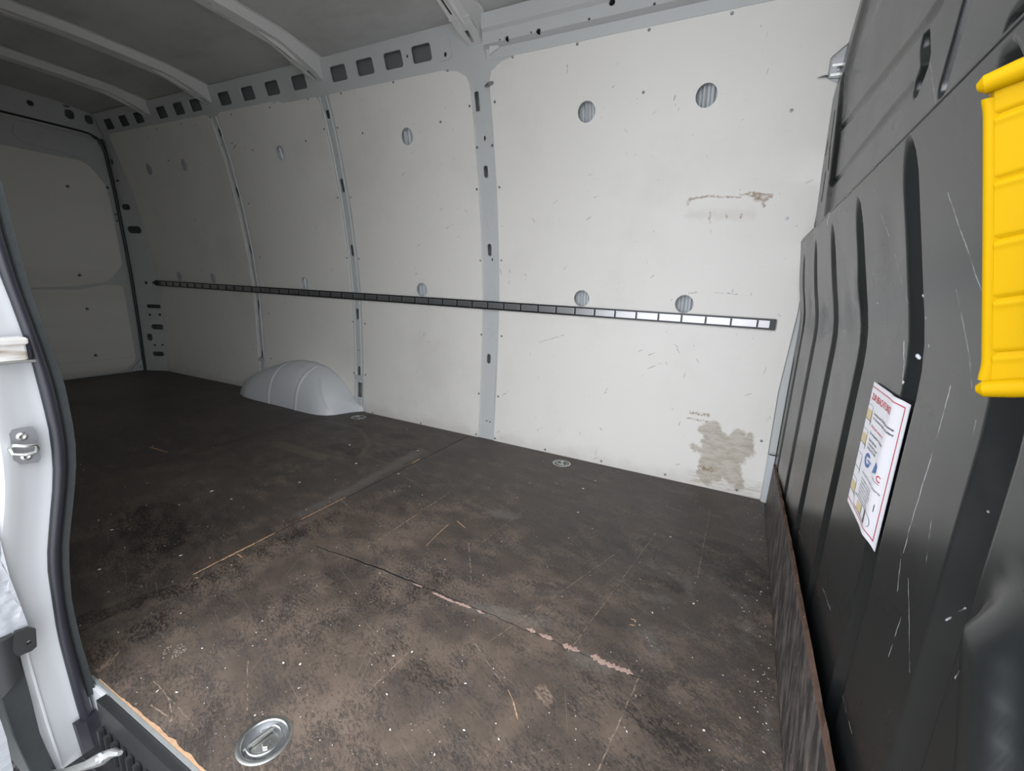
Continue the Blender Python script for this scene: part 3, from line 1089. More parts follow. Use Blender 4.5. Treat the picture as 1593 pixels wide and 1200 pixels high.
# front part, stepped section
PROF = [(2.221, 2.100), (2.210, 2.142), (2.178, 2.152), (2.170, 2.200), (2.156, 2.212), (2.146, 2.272)]
VB = [2.100, 2.142, 2.152, 2.200, 2.212, 2.272]


def r2map(u, v_, d):
    return (u, float(np.interp(v_, VB, [p[0] for p in PROF])) - .010 + d, v_)


hs = []
for (px, py, a, b) in ((788, 60, .010, .010), (837, 48, .012, .010), (953, 0, .014, .012), (1017.5, 9.3, .006, .005), (916, 32, .006, .005), (826, 52, .005, .004), (777, 63.5, .005, .004)):
    p = on(px, py, 1, 2.165)
    hs.append(circ(p[0], min(max(p[2], 2.157), 2.196), a, 12, b))
r2 = sheet('roof_rail', [(-1.345, 2.1), (.34, 2.1), (.34, 2.272), (-1.345, 2.272)], hs, r2map, .008, M['body'], wall, vcre=VB[1:-1])
r2['label'] = 'stepped grey roof rail'
for x in (-.985,):
    bead([(x, z) for z in (2.15, 2.20, 2.26)], .002, M['body'], r2, off=0) if False else None
# triangular gusset beside the main pillar head
loft('rail_gusset', [[(-1.325, 2.208, 2.115), (-1.262, 2.205, 2.138), (-1.300, 2.178, 2.195)], [(-1.325, 2.194, 2.117), (-1.268, 2.192, 2.140), (-1.302, 2.166, 2.193)]], M['bow'], r2, smooth=False)
tube('pillar_clip', [(-1.325, wy(2.0) - .006, 2.012), (-1.345, wy(2.0) - .022, 2.004), (-1.372, wy(2.0) - .012, 2.0)], [.008, .010, .005], M['dullsteel'], pb, 8)

# ------------------------------------------------------------------ REAR END
rear = box('wall_left', (XRD - .06, .3, -.1), (XRD - .045, 2.5, 2.4), M['cavity'])
tag(rear, kind='structure')


def sealy(z):
    return float(np.interp(z, [0, .86, 1.667, 2.01, 2.3], [2.255, 2.253, 2.217, 2.19, 2.17]))


def rpmap(u, v_, d):
    a = np.array((XR + .02, wy(v_, XR) - .004))
    b = np.array((XRD + .02, sealy(v_)))
    t = b - a
    nn = np.array((t[1], -t[0]))
    nn = nn / np.linalg.norm(nn)
    p = a + t * u + nn * d * (1 if nn[0] < 0 else -1)
    return (p[0], p[1], v_)


def rp_uv(px, py):
    a = Vector((XR + .02, 2.36 - .004, 0))
    b = Vector((XRD + .02, 2.24, 0))
    t = b - a
    nn = Vector((t.y, -t.x, 0)).normalized()
    d = ray(px, py)
    c = Vector((0, 0, 1))
    k = (a - c).dot(nn) / d.dot(nn)
    p = c + d * k
    return ((p - a).dot(t) / t.length_squared, p.z)


ho = []
for (px, py, w_, h_) in ((183, 254, 11, 8), (192, 283, 10, 3), (202, 323, 17, 9), (213, 358, 24, 11), (224, 440, 5, 5), (236, 440, 5, 5), (241, 477, 22, 6),
                         (230, 490, 4, 4), (245, 490, 4, 4), (243, 509, 19, 8), (230, 525, 8, 11), (238, 537, 4, 3), (250, 537, 4, 3), (244, 551, 18, 7)):
    u, z_ = rp_uv(px, py)
    zz = abs(rp_uv(px, py + h_ / 2)[1] - rp_uv(px, py - h_ / 2)[1])
    uu = abs(rp_uv(px + w_ / 2, py)[0] - rp_uv(px - w_ / 2, py)[0])
    u = min(max(u, uu / 2 + .04), .96 - uu / 2)
    ho.append([(a / .21, b) for a, b in rr(u * .21, z_, min(uu, .8) * .21, zz, min(uu * .21, zz) * .45, 4)])
rpil = sheet('pillar', [(0, 0), (1, 0), (1, 2.12), (0, 2.12)], ho, rpmap, .008, M['body'], rear, us=(), vs=())
# height subdivision is needed for the bend, so rebuild edges densely
rpil['label'] = 'rear corner pillar with oval slots'
mesh('pillar_cavity', [(XR + .0, 2.52, 0), (XRD - .04, 2.35, 0), (XRD - .04, 2.3, 2.2), (XR + .0, 2.4, 2.2)], [(0, 1, 2, 3)], M['cavity'], rear)
hd = sheet('rear_header', [(.55, 2.10), (2.25, 2.10), (2.20, 2.34), (.55, 2.34)],
           [circ(1.726, 2.24, .021, 14), rr(1.962, 2.234, .062, .072, .028), rr(2.089, 2.232, .058, .070, .026), rr(1.95, 2.292, .04, .012, .005), circ(2.14, 2.262, .008, 8),
            circ(1.09, 2.24, .021, 14), rr(.86, 2.234, .062, .072, .028)],
           lambda u, v_, d: (XRD + .03 - d, u, v_), .008, M['body'], rear, us=(), vs=())
hd['label'] = 'grey header above the rear doors'
MIR = 2.84
for k in (0, 1):
    def my(y):
        return y if k == 0 else MIR - y
    dr = sheet('door_%d' % (k + 1), fillet([(my(1.425), 0.0), (my(2.25), 0.0), (my(2.245), .9), (my(2.21), 1.7), (my(2.17), 2.12), (my(1.425), 2.12)], [0, 0, 0, 0, .09, 0], 7),
               [circ(my(1.88), 1.655, .012, 12), circ(my(1.86), .915, .012, 12), circ(my(1.875), .62, .012, 12), circ(my(1.88), .195, .012, 12), circ(my(2.163), 1.700, .012, 10), circ(my(2.195), 1.475, .010, 10), circ(my(2.199), 1.42, .010, 10)],
               lambda u, v_, d: (XRD - d, u, v_), .02, M['body'])
    tag(dr, kind='structure')
    up = fillet([(my(1.46), .80), (my(1.80), .82), (my(2.06), .865), (my(2.185), 1.02), (my(2.165), 1.55), (my(2.145), 1.72), (my(2.03), 1.885), (my(1.46), 1.885)],
                [.02, .1, .12, .08, .15, .1, .13, .04], 6)
    a = sheet('plywood_panel', up, [circ(my(1.88), 1.655, .013, 12), circ(my(1.86), .915, .013, 12)], lambda u, v_, d: (XRD + .012 - d, u, v_), .010, M['plyR'], dr)
    a['label'] = 'upper white panel of the rear door'
    lo = fillet([(my(1.46), .015), (my(2.09), .020), (my(2.185), .12), (my(2.165), .835), (my(2.02), .835), (my(1.84), .79), (my(1.46), .785)],
                [.02, .02, .07, .04, .05, .1, .02], 6)
    b = sheet('plywood_panel', lo, [circ(my(1.875), .62, .013, 12), circ(my(1.88), .195, .013, 12)], lambda u, v_, d: (XRD + .012 - d, u, v_), .010, M['plyR'], dr)
    b['label'] = 'lower white panel of the rear door'
    # pressed window recess outline above the panel
    pth = fillet([(my(1.50), 2.06), (my(1.50), 1.93), (my(1.62), 1.905), (my(2.02), 1.905), (my(2.12), 1.86)], [.0, .03, .03, .03, 0], 4)
    tube('pressed_bead', [(XRD + .002, y, z_) for y, z_ in [(my(1.62), 2.06), (my(1.60), 1.99), (my(1.64), 1.945), (my(1.9), 1.92), (my(2.05), 1.91)]], .006, M['body'], dr, 6)
    # small brown streaks are material; a lower corner gusset
    sheet('corner_gusset', fillet([(my(2.12), .01), (my(2.245), .01), (my(2.235), .13)], .01, 3), [circ(my(2.205), .045, .008, 8)], lambda u, v_, d: (XRD + .022 - d, u, v_), .018, M['body'], dr)
sp = [(.60, 2.125), (2.07, 2.125), (2.15, 2.095), (2.188, 2.01), (2.217, 1.667), (2.24, 1.2), (2.253, .86), (2.257, .4), (2.255, 0.005)]
spp = []
for a, b in zip(sp[:-1], sp[1:]):
    for q in range(6):
        spp.append((a[0] + (b[0] - a[0]) * q / 6, a[1] + (b[1] - a[1]) * q / 6))
spp.append(sp[-1])
spp = [spp[0]] + [((spp[i - 1][0] + spp[i][0] * 2 + spp[i + 1][0]) / 4, (spp[i - 1][1] + spp[i][1] * 2 + spp[i + 1][1]) / 4) for i in range(1, len(spp) - 1)] + [spp[-1]]
rs_ = tube('rubber_seal', [(XRD + .020, y - .012, z_) for y, z_ in spp], .0135, M['rubber'], None, 8, origin=(XRD + .02, 2.2, 0))
tag(rs_, 'thin black rubber seal around the rear door opening', 'seal')

# ------------------------------------------------------------------ NEAR SIDE WALL and sliding door jamb
nw = loft('wall_front', [[(x, 2.80 - wy(z) - .06, z) for z in [-.1] + WZ[1:] + [2.4]] + [(x, 2.80 - wy(z) - .10, z) for z in ([-.1] + WZ[1:] + [2.4])[::-1]]
                         for x in (-5.38, -1.40)], M['body'])
tag(nw, kind='structure')
box('opening_header', (-1.42, .36, 2.12), (.6, .66, 2.40), M['body'], nw)
box('front_pillar', (.24, .16, -.1), (.62, .30, 2.4), M['white'], nw)
EDGE_L = [(-70, 60), (-34, 330), (0, 433), (12, 460), (35, 523), (47, 558), (63, 619), (77, 675), (82.5, 738), (77, 800), (71, 876), (88, 988), (108, 1063), (119, 1103), (146, 1189)]
EDGE_R = [(-75, -300), (-42, 0), (-20, 130), (-7, 240), (8, 300), (30, 385), (51, 463), (63, 490), (77, 530), (93, 572), (103, 600), (110, 642), (117, 670), (120, 717), (117, 760), (107, 850), (111, 930), (127, 1000), (146, 1060), (160, 1110), (168, 1190)]
XJ = -1.30
eL = sorted([(p[2], p[1]) for p in (on(a, b, 0, XJ) for a, b in EDGE_L)])
eR = sorted([(p[2], p[1]) for p in (on(a, b, 0, XJ) for a, b in EDGE_R)])


def jl(z):
    return float(np.interp(z, [e[0] for e in eL], [e[1] for e in eL]))


def jr(z):
    return float(np.interp(z, [e[0] for e in eR], [e[1] for e in eR]))


JZ = zs(-.30, 2.15, .045)
# curve smoothing
JL = {z: (jl(z - .03) + jl(z) * 2 + jl(z + .03)) / 4 for z in JZ}
JR = {z: (jr(z - .03) + jr(z) * 2 + jr(z + .03)) / 4 for z in JZ}
oq = sorted([(p[2], p[1]) for p in (on(a, b, 0, XJ + .02) for a, b in ((20, 960), (31, 1025), (45, 1075), (60, 1138), (76, 1175), (92, 1206), (110, 1260)))])


def jo(z, y):
    lim = float(np.interp(z, [e[0] for e in oq] + [.45], [e[1] for e in oq] + [0.0]))
    return max(y, lim)


jam = loft('door_jamb', [[(XJ - .045, JR[z] - .01, z), (XJ - .012, JR[z] - .012, z), (XJ - .012, JL[z] - .004, z), (XJ - .006, jo(z, JL[z] - .02), z),
                          (XJ + .006, jo(z, JL[z] - .050), z), (XJ + .020, jo(z, JL[z] - .066), z), (XJ + .024, jo(z, JL[z] - .078), z), (XJ + .018, jo(z, JL[z] - .090), z), (XJ - .12, jo(z, JL[z] - .10), z), (XJ - .16, JR[z] - .02, z)] for z in JZ],
           M['white'], nw)
jam['label'] = 'glossy white door jamb'
tube('pressed_bead', [(XJ + .008, JL[z] - .052, z) for z in JZ if z < .22], .003, M['white'], nw, 6)
sl = empty('door_seal', (XJ, JR[JZ[0]], JZ[0]))
tag(sl, 'thick black rubber door seal curving down the white jamb at the left', 'seal')
fz, bz = [], []
for z in JZ:
    c, o_ = JR[z], JL[z]
    w_ = c - o_
    fz.append([(XJ - .03, c - .004, z), (XJ - .004, c, z), (XJ + .004, c - .05 * w_, z), (XJ + .002, c - .33 * w_, z), (XJ + .004, c - .40 * w_, z), (XJ - .004, c - .46 * w_, z), (XJ - .03, c - .46 * w_, z)])
    cc = (c - .73 * w_)
    rad = .28 * w_
    bz.append([(XJ + .004 + rad * 1.05 * math.cos(t) * .8, cc - rad * math.sin(t), z) for t in np.linspace(0, 2 * math.pi, 15)[:-1]])
fzo = [f for f, z in zip(fz, JZ) if z > -.03]
loft('seal_flange', fzo, M['felt'], sl)['label'] = 'flocked inner lip'
loft('seal_bulb', bz, M['rubber'], sl)['label'] = 'smooth hollow bulb'
mesh('seal_groove', [(XJ + .0035, JR[z] - .43 * (JR[z] - JL[z]), z) for z in JZ] + [(XJ + .0035, JR[z] - .49 * (JR[z] - JL[z]), z) for z in JZ],
     [(i, i + 1, len(JZ) + i + 1, len(JZ) + i) for i in range(len(JZ) - 1)], M['dark'], sl)
# lower rubber corner piece
lzz = [z for z in JZ if z < -.06]
loft('seal_end_piece', [[(XJ + .012, JL[z] - .012, z), (XJ + .024, JL[z] + .004, z), (XJ + .022, JL[z] + .028, z), (XJ, JL[z] + .03, z), (XJ, JL[z] - .014, z)] for z in lzz], M['rubber'], sl)

# striker on the jamb
st0 = on(33, 692, 0, XJ + .005)
sk = empty('lock_striker', tuple(st0))
tag(sk, 'grey steel lock striker plate with loop and two screws on the white jamb', 'lock striker')
pxs = [(16, 669), (48, 664.5), (53, 669), (60.5, 712), (57, 718), (28, 721), (17, 714), (6, 700), (4, 688), (9, 676)]


def jp(px, py, off=0.0):
    return on(px, py, 0, XJ + .006 + off)


jpts = [jp(*p) for p in pxs]
sheet('striker_plate', [(p[1], p[2]) for p in jpts], [], lambda u, v_, d: (XJ + .016 - d, u, v_), .012, M['dullsteel'], sk, smooth=False)
for px, py in ((31, 678), (38, 708.5)):
    p = jp(px, py)
    v_, f_ = lathe([(.0088, 0), (.0088, .0015), (.0055, .004), (.0048, .002), (.0025, .001)], 14, (1, 0, 0), (XJ + .016, p[1], p[2]))
    mesh('screw', v_, f_, M['steel'], sk, smooth=True)
lp = [jp(10, 696), jp(14, 690), jp(30, 690), jp(46, 688), jp(51, 694), jp(46, 700), jp(30, 703), jp(14, 703)]
lo_ = [.004, .014, .020, .020, .014, .020, .020, .014]
tube('striker_loop', [(XJ + .016 + o_, p[1], p[2]) for p, o_ in zip(lp, lo_)], .0038, M['steel'], sk, 8, True)

# stainless guide, cut by the left frame edge
gp = [(-14, 526), (35, 527), (43, 561), (-14, 564)]
g0 = on(20, 545, 0, XJ + .03)
gd = empty('door_guide', tuple(g0))
tag(gd, 'dirty stainless door guide fixed to the white jamb at the left edge', 'door guide')
q = [on(a, b, 0, XJ + .03) for a, b in gp]
ya, yb = q[0][1], q[1][1]
zt, zb_ = q[1][2], q[2][2]
box('guide_body', (XJ + .005, ya, zb_), (XJ + .035, yb + .002, zt), M['stain'], gd, bev=.003)
box('guide_lip', (XJ + .005, ya, zt - .010), (XJ + .044, yb + .004, zt + .003), M['stain'], gd, bev=.002)
box('guide_foot', (XJ + .005, ya, zb_ - .003), (XJ + .042, yb + .010, zb_ + .002), M['steel'], gd, bev=.001)
box('guide_end_stop', (XJ + .005, yb + .002, zb_ + .003), (XJ + .030, yb + .010, zt - .008), M['rubber'], gd, bev=.002)

# sliding door (open, pushed back along the body)
d3 = empty('door_3', (XJ, .1, -.2))
tag(d3, kind='structure')
loft('door_edge', [[(XJ - .5, JL[z] - .118, z), (XJ + .014, JL[z] - .112, z), (XJ + .030, JL[z] - .150, z), (XJ + .016, JL[z] - .24, z), (XJ - .5, JL[z] - .25, z)] for z in JZ if .12 < z < 2.1],
     M['white'], d3)


def jsheet(name, pts, x, th, mat, parent, wob=0.0):
    q_ = [on(a_, b_, 0, x) for a_, b_ in pts]
    ys_ = [p[1] for p in q_]
    zz_ = [p[2] for p in q_]
    return sheet(name, [(p[1], p[2]) for p in q_], [], lambda u, v_, d: (x - d + wob * math.sin(u * 190 + 2 * math.sin(v_ * 70)) * math.sin(v_ * 130 + 3 * math.sin(u * 60)), u, v_), th, mat, parent,
                 us=np.arange(min(ys_), max(ys_), .006), vs=np.arange(min(zz_), max(zz_), .006))


jsheet('protective_film', [(-40, 770), (-8, 815), (0, 841), (15, 898), (33, 945), (46, 980), (20, 996), (-40, 1010)], XJ + .034, .03, M['film'], d3, .0022)['label'] = 'creased white protective film'
jsheet('rubber_strip', [(22, 1010), (31, 1024), (45, 1075), (60, 1138), (75, 1175), (92, 1206), (50, 1206), (24, 1150), (2, 1085), (-25, 1060), (-25, 1010)], XJ + .028, .02, M['felt'], d3)['label'] = 'black rubber edge strip'
jsheet('door_corner', [(-25, 1100), (0, 1118), (10, 1148), (22, 1206), (-25, 1206)], XJ + .045, .01, M['film'], d3)['label'] = 'white lower door corner'
loft('door_skin', [[(XJ - 2.1, -.03, z), (XJ - .10, -.03, z), (XJ - .07, .03, z), (XJ - .10, .06, z), (XJ - 2.1, .06, z)] for z in (-.40, .2, .9, 1.6, 2.1)], M['white'], d3)  # unseen outer panel, added to shade the ground below
box('underbody', (-5.2, .26, -.36), (-1.40, 2.6, -.14), M['cavity'], nw)  # unseen van underside, added to keep sky light off the ground
# hinge arm bracket
hb = empty('hinge_bracket', tuple(on(30, 1010, 0, XJ + .05)))
tag(hb, 'dark grey folded steel bracket with one round hole at the sliding door edge', 'bracket')
bp = [(21, 994), (24, 984), (45, 977), (56, 979), (57.5, 1006), (50, 1013), (28, 1022), (20, 1014)]
bq = [on(a, b, 0, XJ + .05) for a, b in bp]
hc = on(45, 1000, 0, XJ + .05)
sheet('bracket_plate', [(p[1], p[2]) for p in bq], [circ(hc[1], hc[2], .0045, 12)], lambda u, v_, d: (XJ + .05 - d, u, v_), .008, M['blackplastic'], hb, smooth=False)
box('bracket_backing', (XJ + .036, hc[1] - .012, hc[2] - .012), (XJ + .040, hc[1] + .012, hc[2] + .012), M['white'], hb)
ct = [on(a, b, 0, XJ + .05) for a, b in ((-22, 1005), (20, 990), (29, 1020), (27, 1045), (-22, 1078))]
zt_, zb2 = ct[1][2], ct[3][2]
sec = []
for z in np.linspace(zb2 - .01, zt_, 8):
    t = (z - zb2) / (zt_ - zb2)
    y0 = on(24, 1000, 0, XJ + .05)[1]
    sec.append([(XJ + .048 + .004 * math.sin(a) + .0, y0 - .0 - a / 3.14 * .035, z - .03 * (a / 3.14) * (1 - t)) for a in np.linspace(0, 3.14, 8)] +
               [(XJ + .03, y0 - .035, z), (XJ + .03, y0, z)])
loft('bracket_arm', sec, M['blackplastic'], hb)
# lower roller arm
ra = empty('roller_arm', tuple(on(150, 1180, 1, .25)))
tag(ra, 'silver cast roller arm of the sliding door above the black step', 'roller arm')
pts = [on(a, b, 1, .25) for a, b in ((40, 1206), (100, 1201), (132, 1192), (158, 1181), (176, 1171), (187, 1172))]
tube('arm', pts, [.005, .006, .008, .0115, .007, .004], M['steel'], ra, 10)
pc = on(158, 1179, 1, .243)
v_, f_ = lathe([(.0085, 0), (.0085, .004), (.005, .007), (.003, .004)], 14, (.2, -.9, .5), tuple(pc))
mesh('arm_pivot', v_, f_, M['dullsteel'], ra, smooth=True)
# step well
stp = empty('entry_step', (-.6, .33, -.12))
tag(stp, 'black ribbed plastic entry step below the floor edge at the sliding door', 'step')
box('step_riser', (-1.245, .338, -.14), (.24, .3572, -.007), M['blackplastic'], stp)
box('step_tread', (-1.26, .10, -.165), (.24, .338, -.14), M['blackplastic'], stp)
for i in range(44):
    x = -1.235 + i * .033
    box('step_rib', (x, .325, -.14), (x + .014, .3375, -.075), M['blackplastic'], stp, bev=.002)
for y in (.30, .265, .23):
    tube('tread_rib', [(-1.25, y, -.139), (.2, y, -.139)], .005, M['blackplastic'], stp, 6)
# white jamb foot beside the step
sheet('jamb_foot', fillet([(-1.335, -.012), (-1.250, -.012), (-1.240, -.052), (-1.262, -.088), (-1.30, -.098), (-1.335, -.098)], [0, .006, .01, .01, .0, 0], 4), [],
      lambda u, v_, d: (u, .350 + d, v_), .012, M['white'], nw)
gr = sheet('ground', [(-12, -12), (8, -12), (8, 8), (-12, 8)], [], lambda u, v_, d: (u, v_, -.80 - d), .02, M['gravel'], step=50)
tag(gr, kind='structure')
gb_v, gb_f = [], []  # added gravel strip, its darker colour stands in for the van's shade
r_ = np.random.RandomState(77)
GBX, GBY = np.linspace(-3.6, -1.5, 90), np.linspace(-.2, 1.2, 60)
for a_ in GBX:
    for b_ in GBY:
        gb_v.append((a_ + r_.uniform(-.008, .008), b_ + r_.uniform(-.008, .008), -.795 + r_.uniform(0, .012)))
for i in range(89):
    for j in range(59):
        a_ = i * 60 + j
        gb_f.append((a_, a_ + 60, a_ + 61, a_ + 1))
tag(mesh('gravel_shade_strip', gb_v, gb_f, M['shadegravel']), 'loose gravel with painted-in shade on the ground under the sliding door', 'gravel', kind='stuff')

# ------------------------------------------------------------------ CEILING
RY = [.56, .64, .90, 1.4, 1.9, 2.14, 2.17]
RZ = [2.268, 2.278, 2.312, 2.325, 2.312, 2.278, 2.268]


def rz(y):
    return float(np.interp(y, RY, RZ))


rys = [.40, .56, .62, .7, .8, .9, 1.1, 1.4, 1.7, 1.9, 2.0, 2.1, 2.17, 2.30]
ceil = loft('ceiling', [[(x, y, rz(y)) for y in rys] + [(x, y, rz(y) + .09) for y in rys[::-1]] for x in [-5.4] + zs(-5.2, .5, .3) + [.65]], M['roof'])
tag(ceil, kind='structure')
for x in np.arange(-5.1, .2, .42):
    pass


def bow(xc, hw, first=False):
    ys = [.58, .70, .86, .92, 1.15, 1.4, 1.65, 1.88, 1.94, 2.10, 2.235]
    zb = [2.160, 2.200, 2.248, 2.258, 2.270, 2.276, 2.270, 2.258, 2.248, 2.200, 2.152]
    Ls = [0]
    for i in range(1, len(ys)):
        Ls.append(Ls[-1] + math.hypot(ys[i] - ys[i - 1], zb[i] - zb[i - 1]))

    def fm(u, v_, d):     # u along the bow, v across
        y = float(np.interp(u, Ls, ys))
        z_ = float(np.interp(u, Ls, zb))
        wd = float(np.interp(y, [.58, .80, 1.4, 2.02, 2.08, 2.235], [.7, 1, 1, 1, 1.15, .55]))
        return (xc + v_ * hw * wd, y, z_ + d)
    L = Ls[-1]
    hol = []
    for yy, wv_, vv in ((1.97, .10, -.55), (1.62, .10, -.72), (1.26, .10, -.72), (.9, .1, -.72)):
        u = float(np.interp(yy, ys, Ls))
        hol.append(rr(u, vv, wv_, .22, .012, 3))
    for yy, vv in ((1.55, .1), (1.50, .1), (1.78, .2), (1.88, -.1)):
        u = float(np.interp(yy, ys, Ls))
        hol.append(circ(u, vv, .008, 8, .12))
    u = float(np.interp(2.14, ys, Ls))
    hol.append(rr(u, -.1, .07, .42, .018, 3))
    b = sheet('roof_bow', [(0, -1), (L, -1), (L, 1), (0, 1)], hol, fm, .004, M['bow'], ceil, us=Ls[1:-1], vs=(-.5, .4), step=.12)
    # side webs and flanges up to the skin
    for s_ in (-1, 1):
        sec = []
        for i in range(len(ys)):
            y, z_ = ys[i], zb[i]
            wd = float(np.interp(y, [.58, .80, 1.4, 2.02, 2.08, 2.235], [.7, 1, 1, 1, 1.15, .55]))
            top = rz(y) - .006
            x0 = xc + s_ * hw * wd
            x1 = xc + s_ * (hw * wd + .014)
            sec.append([(x0, y, z_), (x1, y, max(top, z_ + .01)), (x1 + s_ * .016, y, max(top, z_ + .01)), (x1 + s_ * .016, y, max(top, z_ + .01) + .003), (x1 - s_ * .003, y, max(top, z_ + .01) + .003), (x0 - s_ * .003, y, z_ + .004)])
        loft('bow_web', sec, M['bow'], b)
    # overlap joint of the end bracket
    sec = []
    for yy in (2.035, 2.041):
        i = float(np.interp(yy, ys, zb))
        sec.append([(xc - hw * 1.12, yy, i - .004), (xc + hw * 1.12, yy, i - .004), (xc + hw * 1.12, yy, i + .004), (xc - hw * 1.12, yy, i + .004)])
    loft('bow_joint', sec, M['bow'], b, smooth=False)
    return b


b1 = bow(-1.400, .052)
b1['label'] = 'deep roof bow at the main pillar'
bow(-2.535, .048)
bow(-3.650, .048)
bow(-4.440, .044)

# ------------------------------------------------------------------ WHEEL ARCH
wa = empty('wheel_arch', (-3.2, 2.3, 0))
tag(wa, 'rounded light grey metal wheel arch bulging from the side wall onto the floor', 'wheel arch')
# silhouette on the wall (x, z) and the front outline on the floor: build as dome of stacked outlines
NS, NT = 200, 30
xs_top = [-3.95, -3.86, -3.70, -3.50, -3.30, -3.15, -3.0, -2.86, -2.74, -2.66, -2.60, -2.565, -2.53, -2.50]
zs_top = [0.0, .030, .120, .225, .295, .325, .325, .300, .240, .170, .105, .065, .045, .04]
BD = [FL(417, 628)[0], FL(461, 638)[0]]
gv, gf = [], []
xx = np.linspace(-3.95, -2.50, NS)
for i, x in enumerate(xx):
    H_ = float(np.interp(x, xs_top, zs_top))
    F_ = float(np.interp(x, [a for a, b in ARCH], [b for a, b in ARCH]))
    W_ = wy(0.1, x)
    D_ = W_ - F_
    for j in range(NT):
        t = j / (NT - 1)
        # path from the floor in front, up a near-vertical face, rounded shoulder, back to the wall
        r_ = min(.24, D_ * .90, H_ * .80)
        Lv = max(H_ - r_, 0)
        La = r_ * math.pi / 2
        Lh = max(D_ - r_, 0)
        s_ = t * (Lv + La + Lh)
        if s_ < Lv:
            y, z_ = F_ + .012 * (s_ / max(H_, .01)), s_
        elif s_ < Lv + La:
            a = (s_ - Lv) / r_
            y, z_ = F_ + .012 + r_ * (1 - math.cos(a)), Lv + r_ * math.sin(a)
        else:
            y, z_ = F_ + .012 + r_ + (s_ - Lv - La), H_
        y = min(y, W_ + .01)
        gv.append((x, y, max(z_, 0.0)))
G_ = np.array(gv).reshape(NS, NT, 3)
for _ in range(14):
    Q_ = G_.copy()
    Q_[1:-1, 1:, 1:] = (G_[:-2, 1:, 1:] + 2 * G_[1:-1, 1:, 1:] + G_[2:, 1:, 1:]) / 4
    Q_[:, 1:-1, 1:] = (Q_[:, :-2, 1:] + 2 * Q_[:, 1:-1, 1:] + Q_[:, 2:, 1:]) / 4
    Q_[:, 0] = G_[:, 0]
    G_ = Q_
for i, x in enumerate(xx):
    for j in range(NT):
        t = j / (NT - 1)
        # pressed beads over the arch
        bump = 0
        for c_ in BD:
            bump += .008 * math.exp(-((x - c_) / .0085) ** 2) * (1 if t < .9 else 0)
        c_ = -2.60 - .34 * max(0, t) ** 1.4
        bump += .006 * math.exp(-((x - c_) / .011) ** 2) * (1 if t < .66 else 0)
        G_[i, j, 1] -= bump * math.cos(min(1, t * 1.2) * 1.2)
        G_[i, j, 2] += bump * math.sin(min(1, t * 1.2) * 1.2)
gv = [tuple(p) for p in G_.reshape(-1, 3)]
for i in range(NS - 1):
    for j in range(NT - 1):
        a = i * NT + j
        gf.append((a, a + NT, a + NT + 1, a + 1))
me_ = mesh('arch_shell', gv, gf, M['arch'], wa, smooth='all')
# second, slightly smaller hump seam behind
tube('arch_seam', [(x, wy(z_, x) - .012, z_ + .004) for x, z_ in zip(np.linspace(-3.9, -2.52, 30), np.interp(np.linspace(-3.9, -2.52, 30), xs_top, zs_top))], .0035, M['body'], wa, 6)

# ------------------------------------------------------------------ CARGO RAIL
rl = empty('cargo_rail', (-2.5, 2.44, .865))
tag(rl, 'long black lashing rail with rows of open slots running across the white wall', 'cargo rail')
RX0, RX1 = -5.112, .124
rt, rb = .892, .841


def ry(x, z_):
    return wy(z_, x) - PT


def rbar(name, za, zb_, t0, t1, mat, x0=RX0, x1=RX1):
    return loft(name, [[(x, ry(x, zb_) - t0, za), (x, ry(x, zb_) - t1, za), (x, ry(x, zb_) - t1, zb_), (x, ry(x, zb_) - t0, zb_)] for x in (x0, -2.5, x1)], mat, rl, smooth=False)


rbar('rail_back', rb + .003, rt - .003, .001, .003, M['railmetal'])
rbar('rail_edge', rt - .0085, rt, 0, .016, M['railblack'])
rbar('rail_edge', rb, rb + .0085, 0, .016, M['railblack'])
rbar('rail_inner_lip', rt - .0125, rt - .0085, .001, .010, M['raillip'])
box('rail_end_cap', (RX1 - .022, ry(.12, .86) - .018, rb), (RX1 + .004, ry(.12, .86), rt), M['railblack'], rl, bev=.002)
box('rail_end_cap', (RX0 - .004, ry(RX0, .86) - .018, rb), (RX0 + .03, ry(RX0, .86), rt), M['railblack'], rl, bev=.002)
pitch = .1135
x = .052
k = 0
while x > RX0 + .05:
    y = ry(x, .866)
    box('slot_divider', (x - .004, y - .013, rb + .008), (x + .004, y - .001, rt - .008), M['railblack'], rl)
    box('divider_lip', (x - .0085, y - .010, rb + .009), (x - .0045, y - .002, rt - .009), M['raillip'], rl)
    v_, f_ = lathe([(.0032, 0), (.0028, .0015)], 8, (0, -1, 0), (x + .060 + .012 * math.sin(k * 2.1), y - .003 + .0, .868))
    if k % 2 == 0 and x < 0:
        mesh('rail_screw', v_, f_, M['screw'], rl)
    x -= pitch
    k += 1

# ------------------------------------------------------------------ TIE-DOWN RINGS


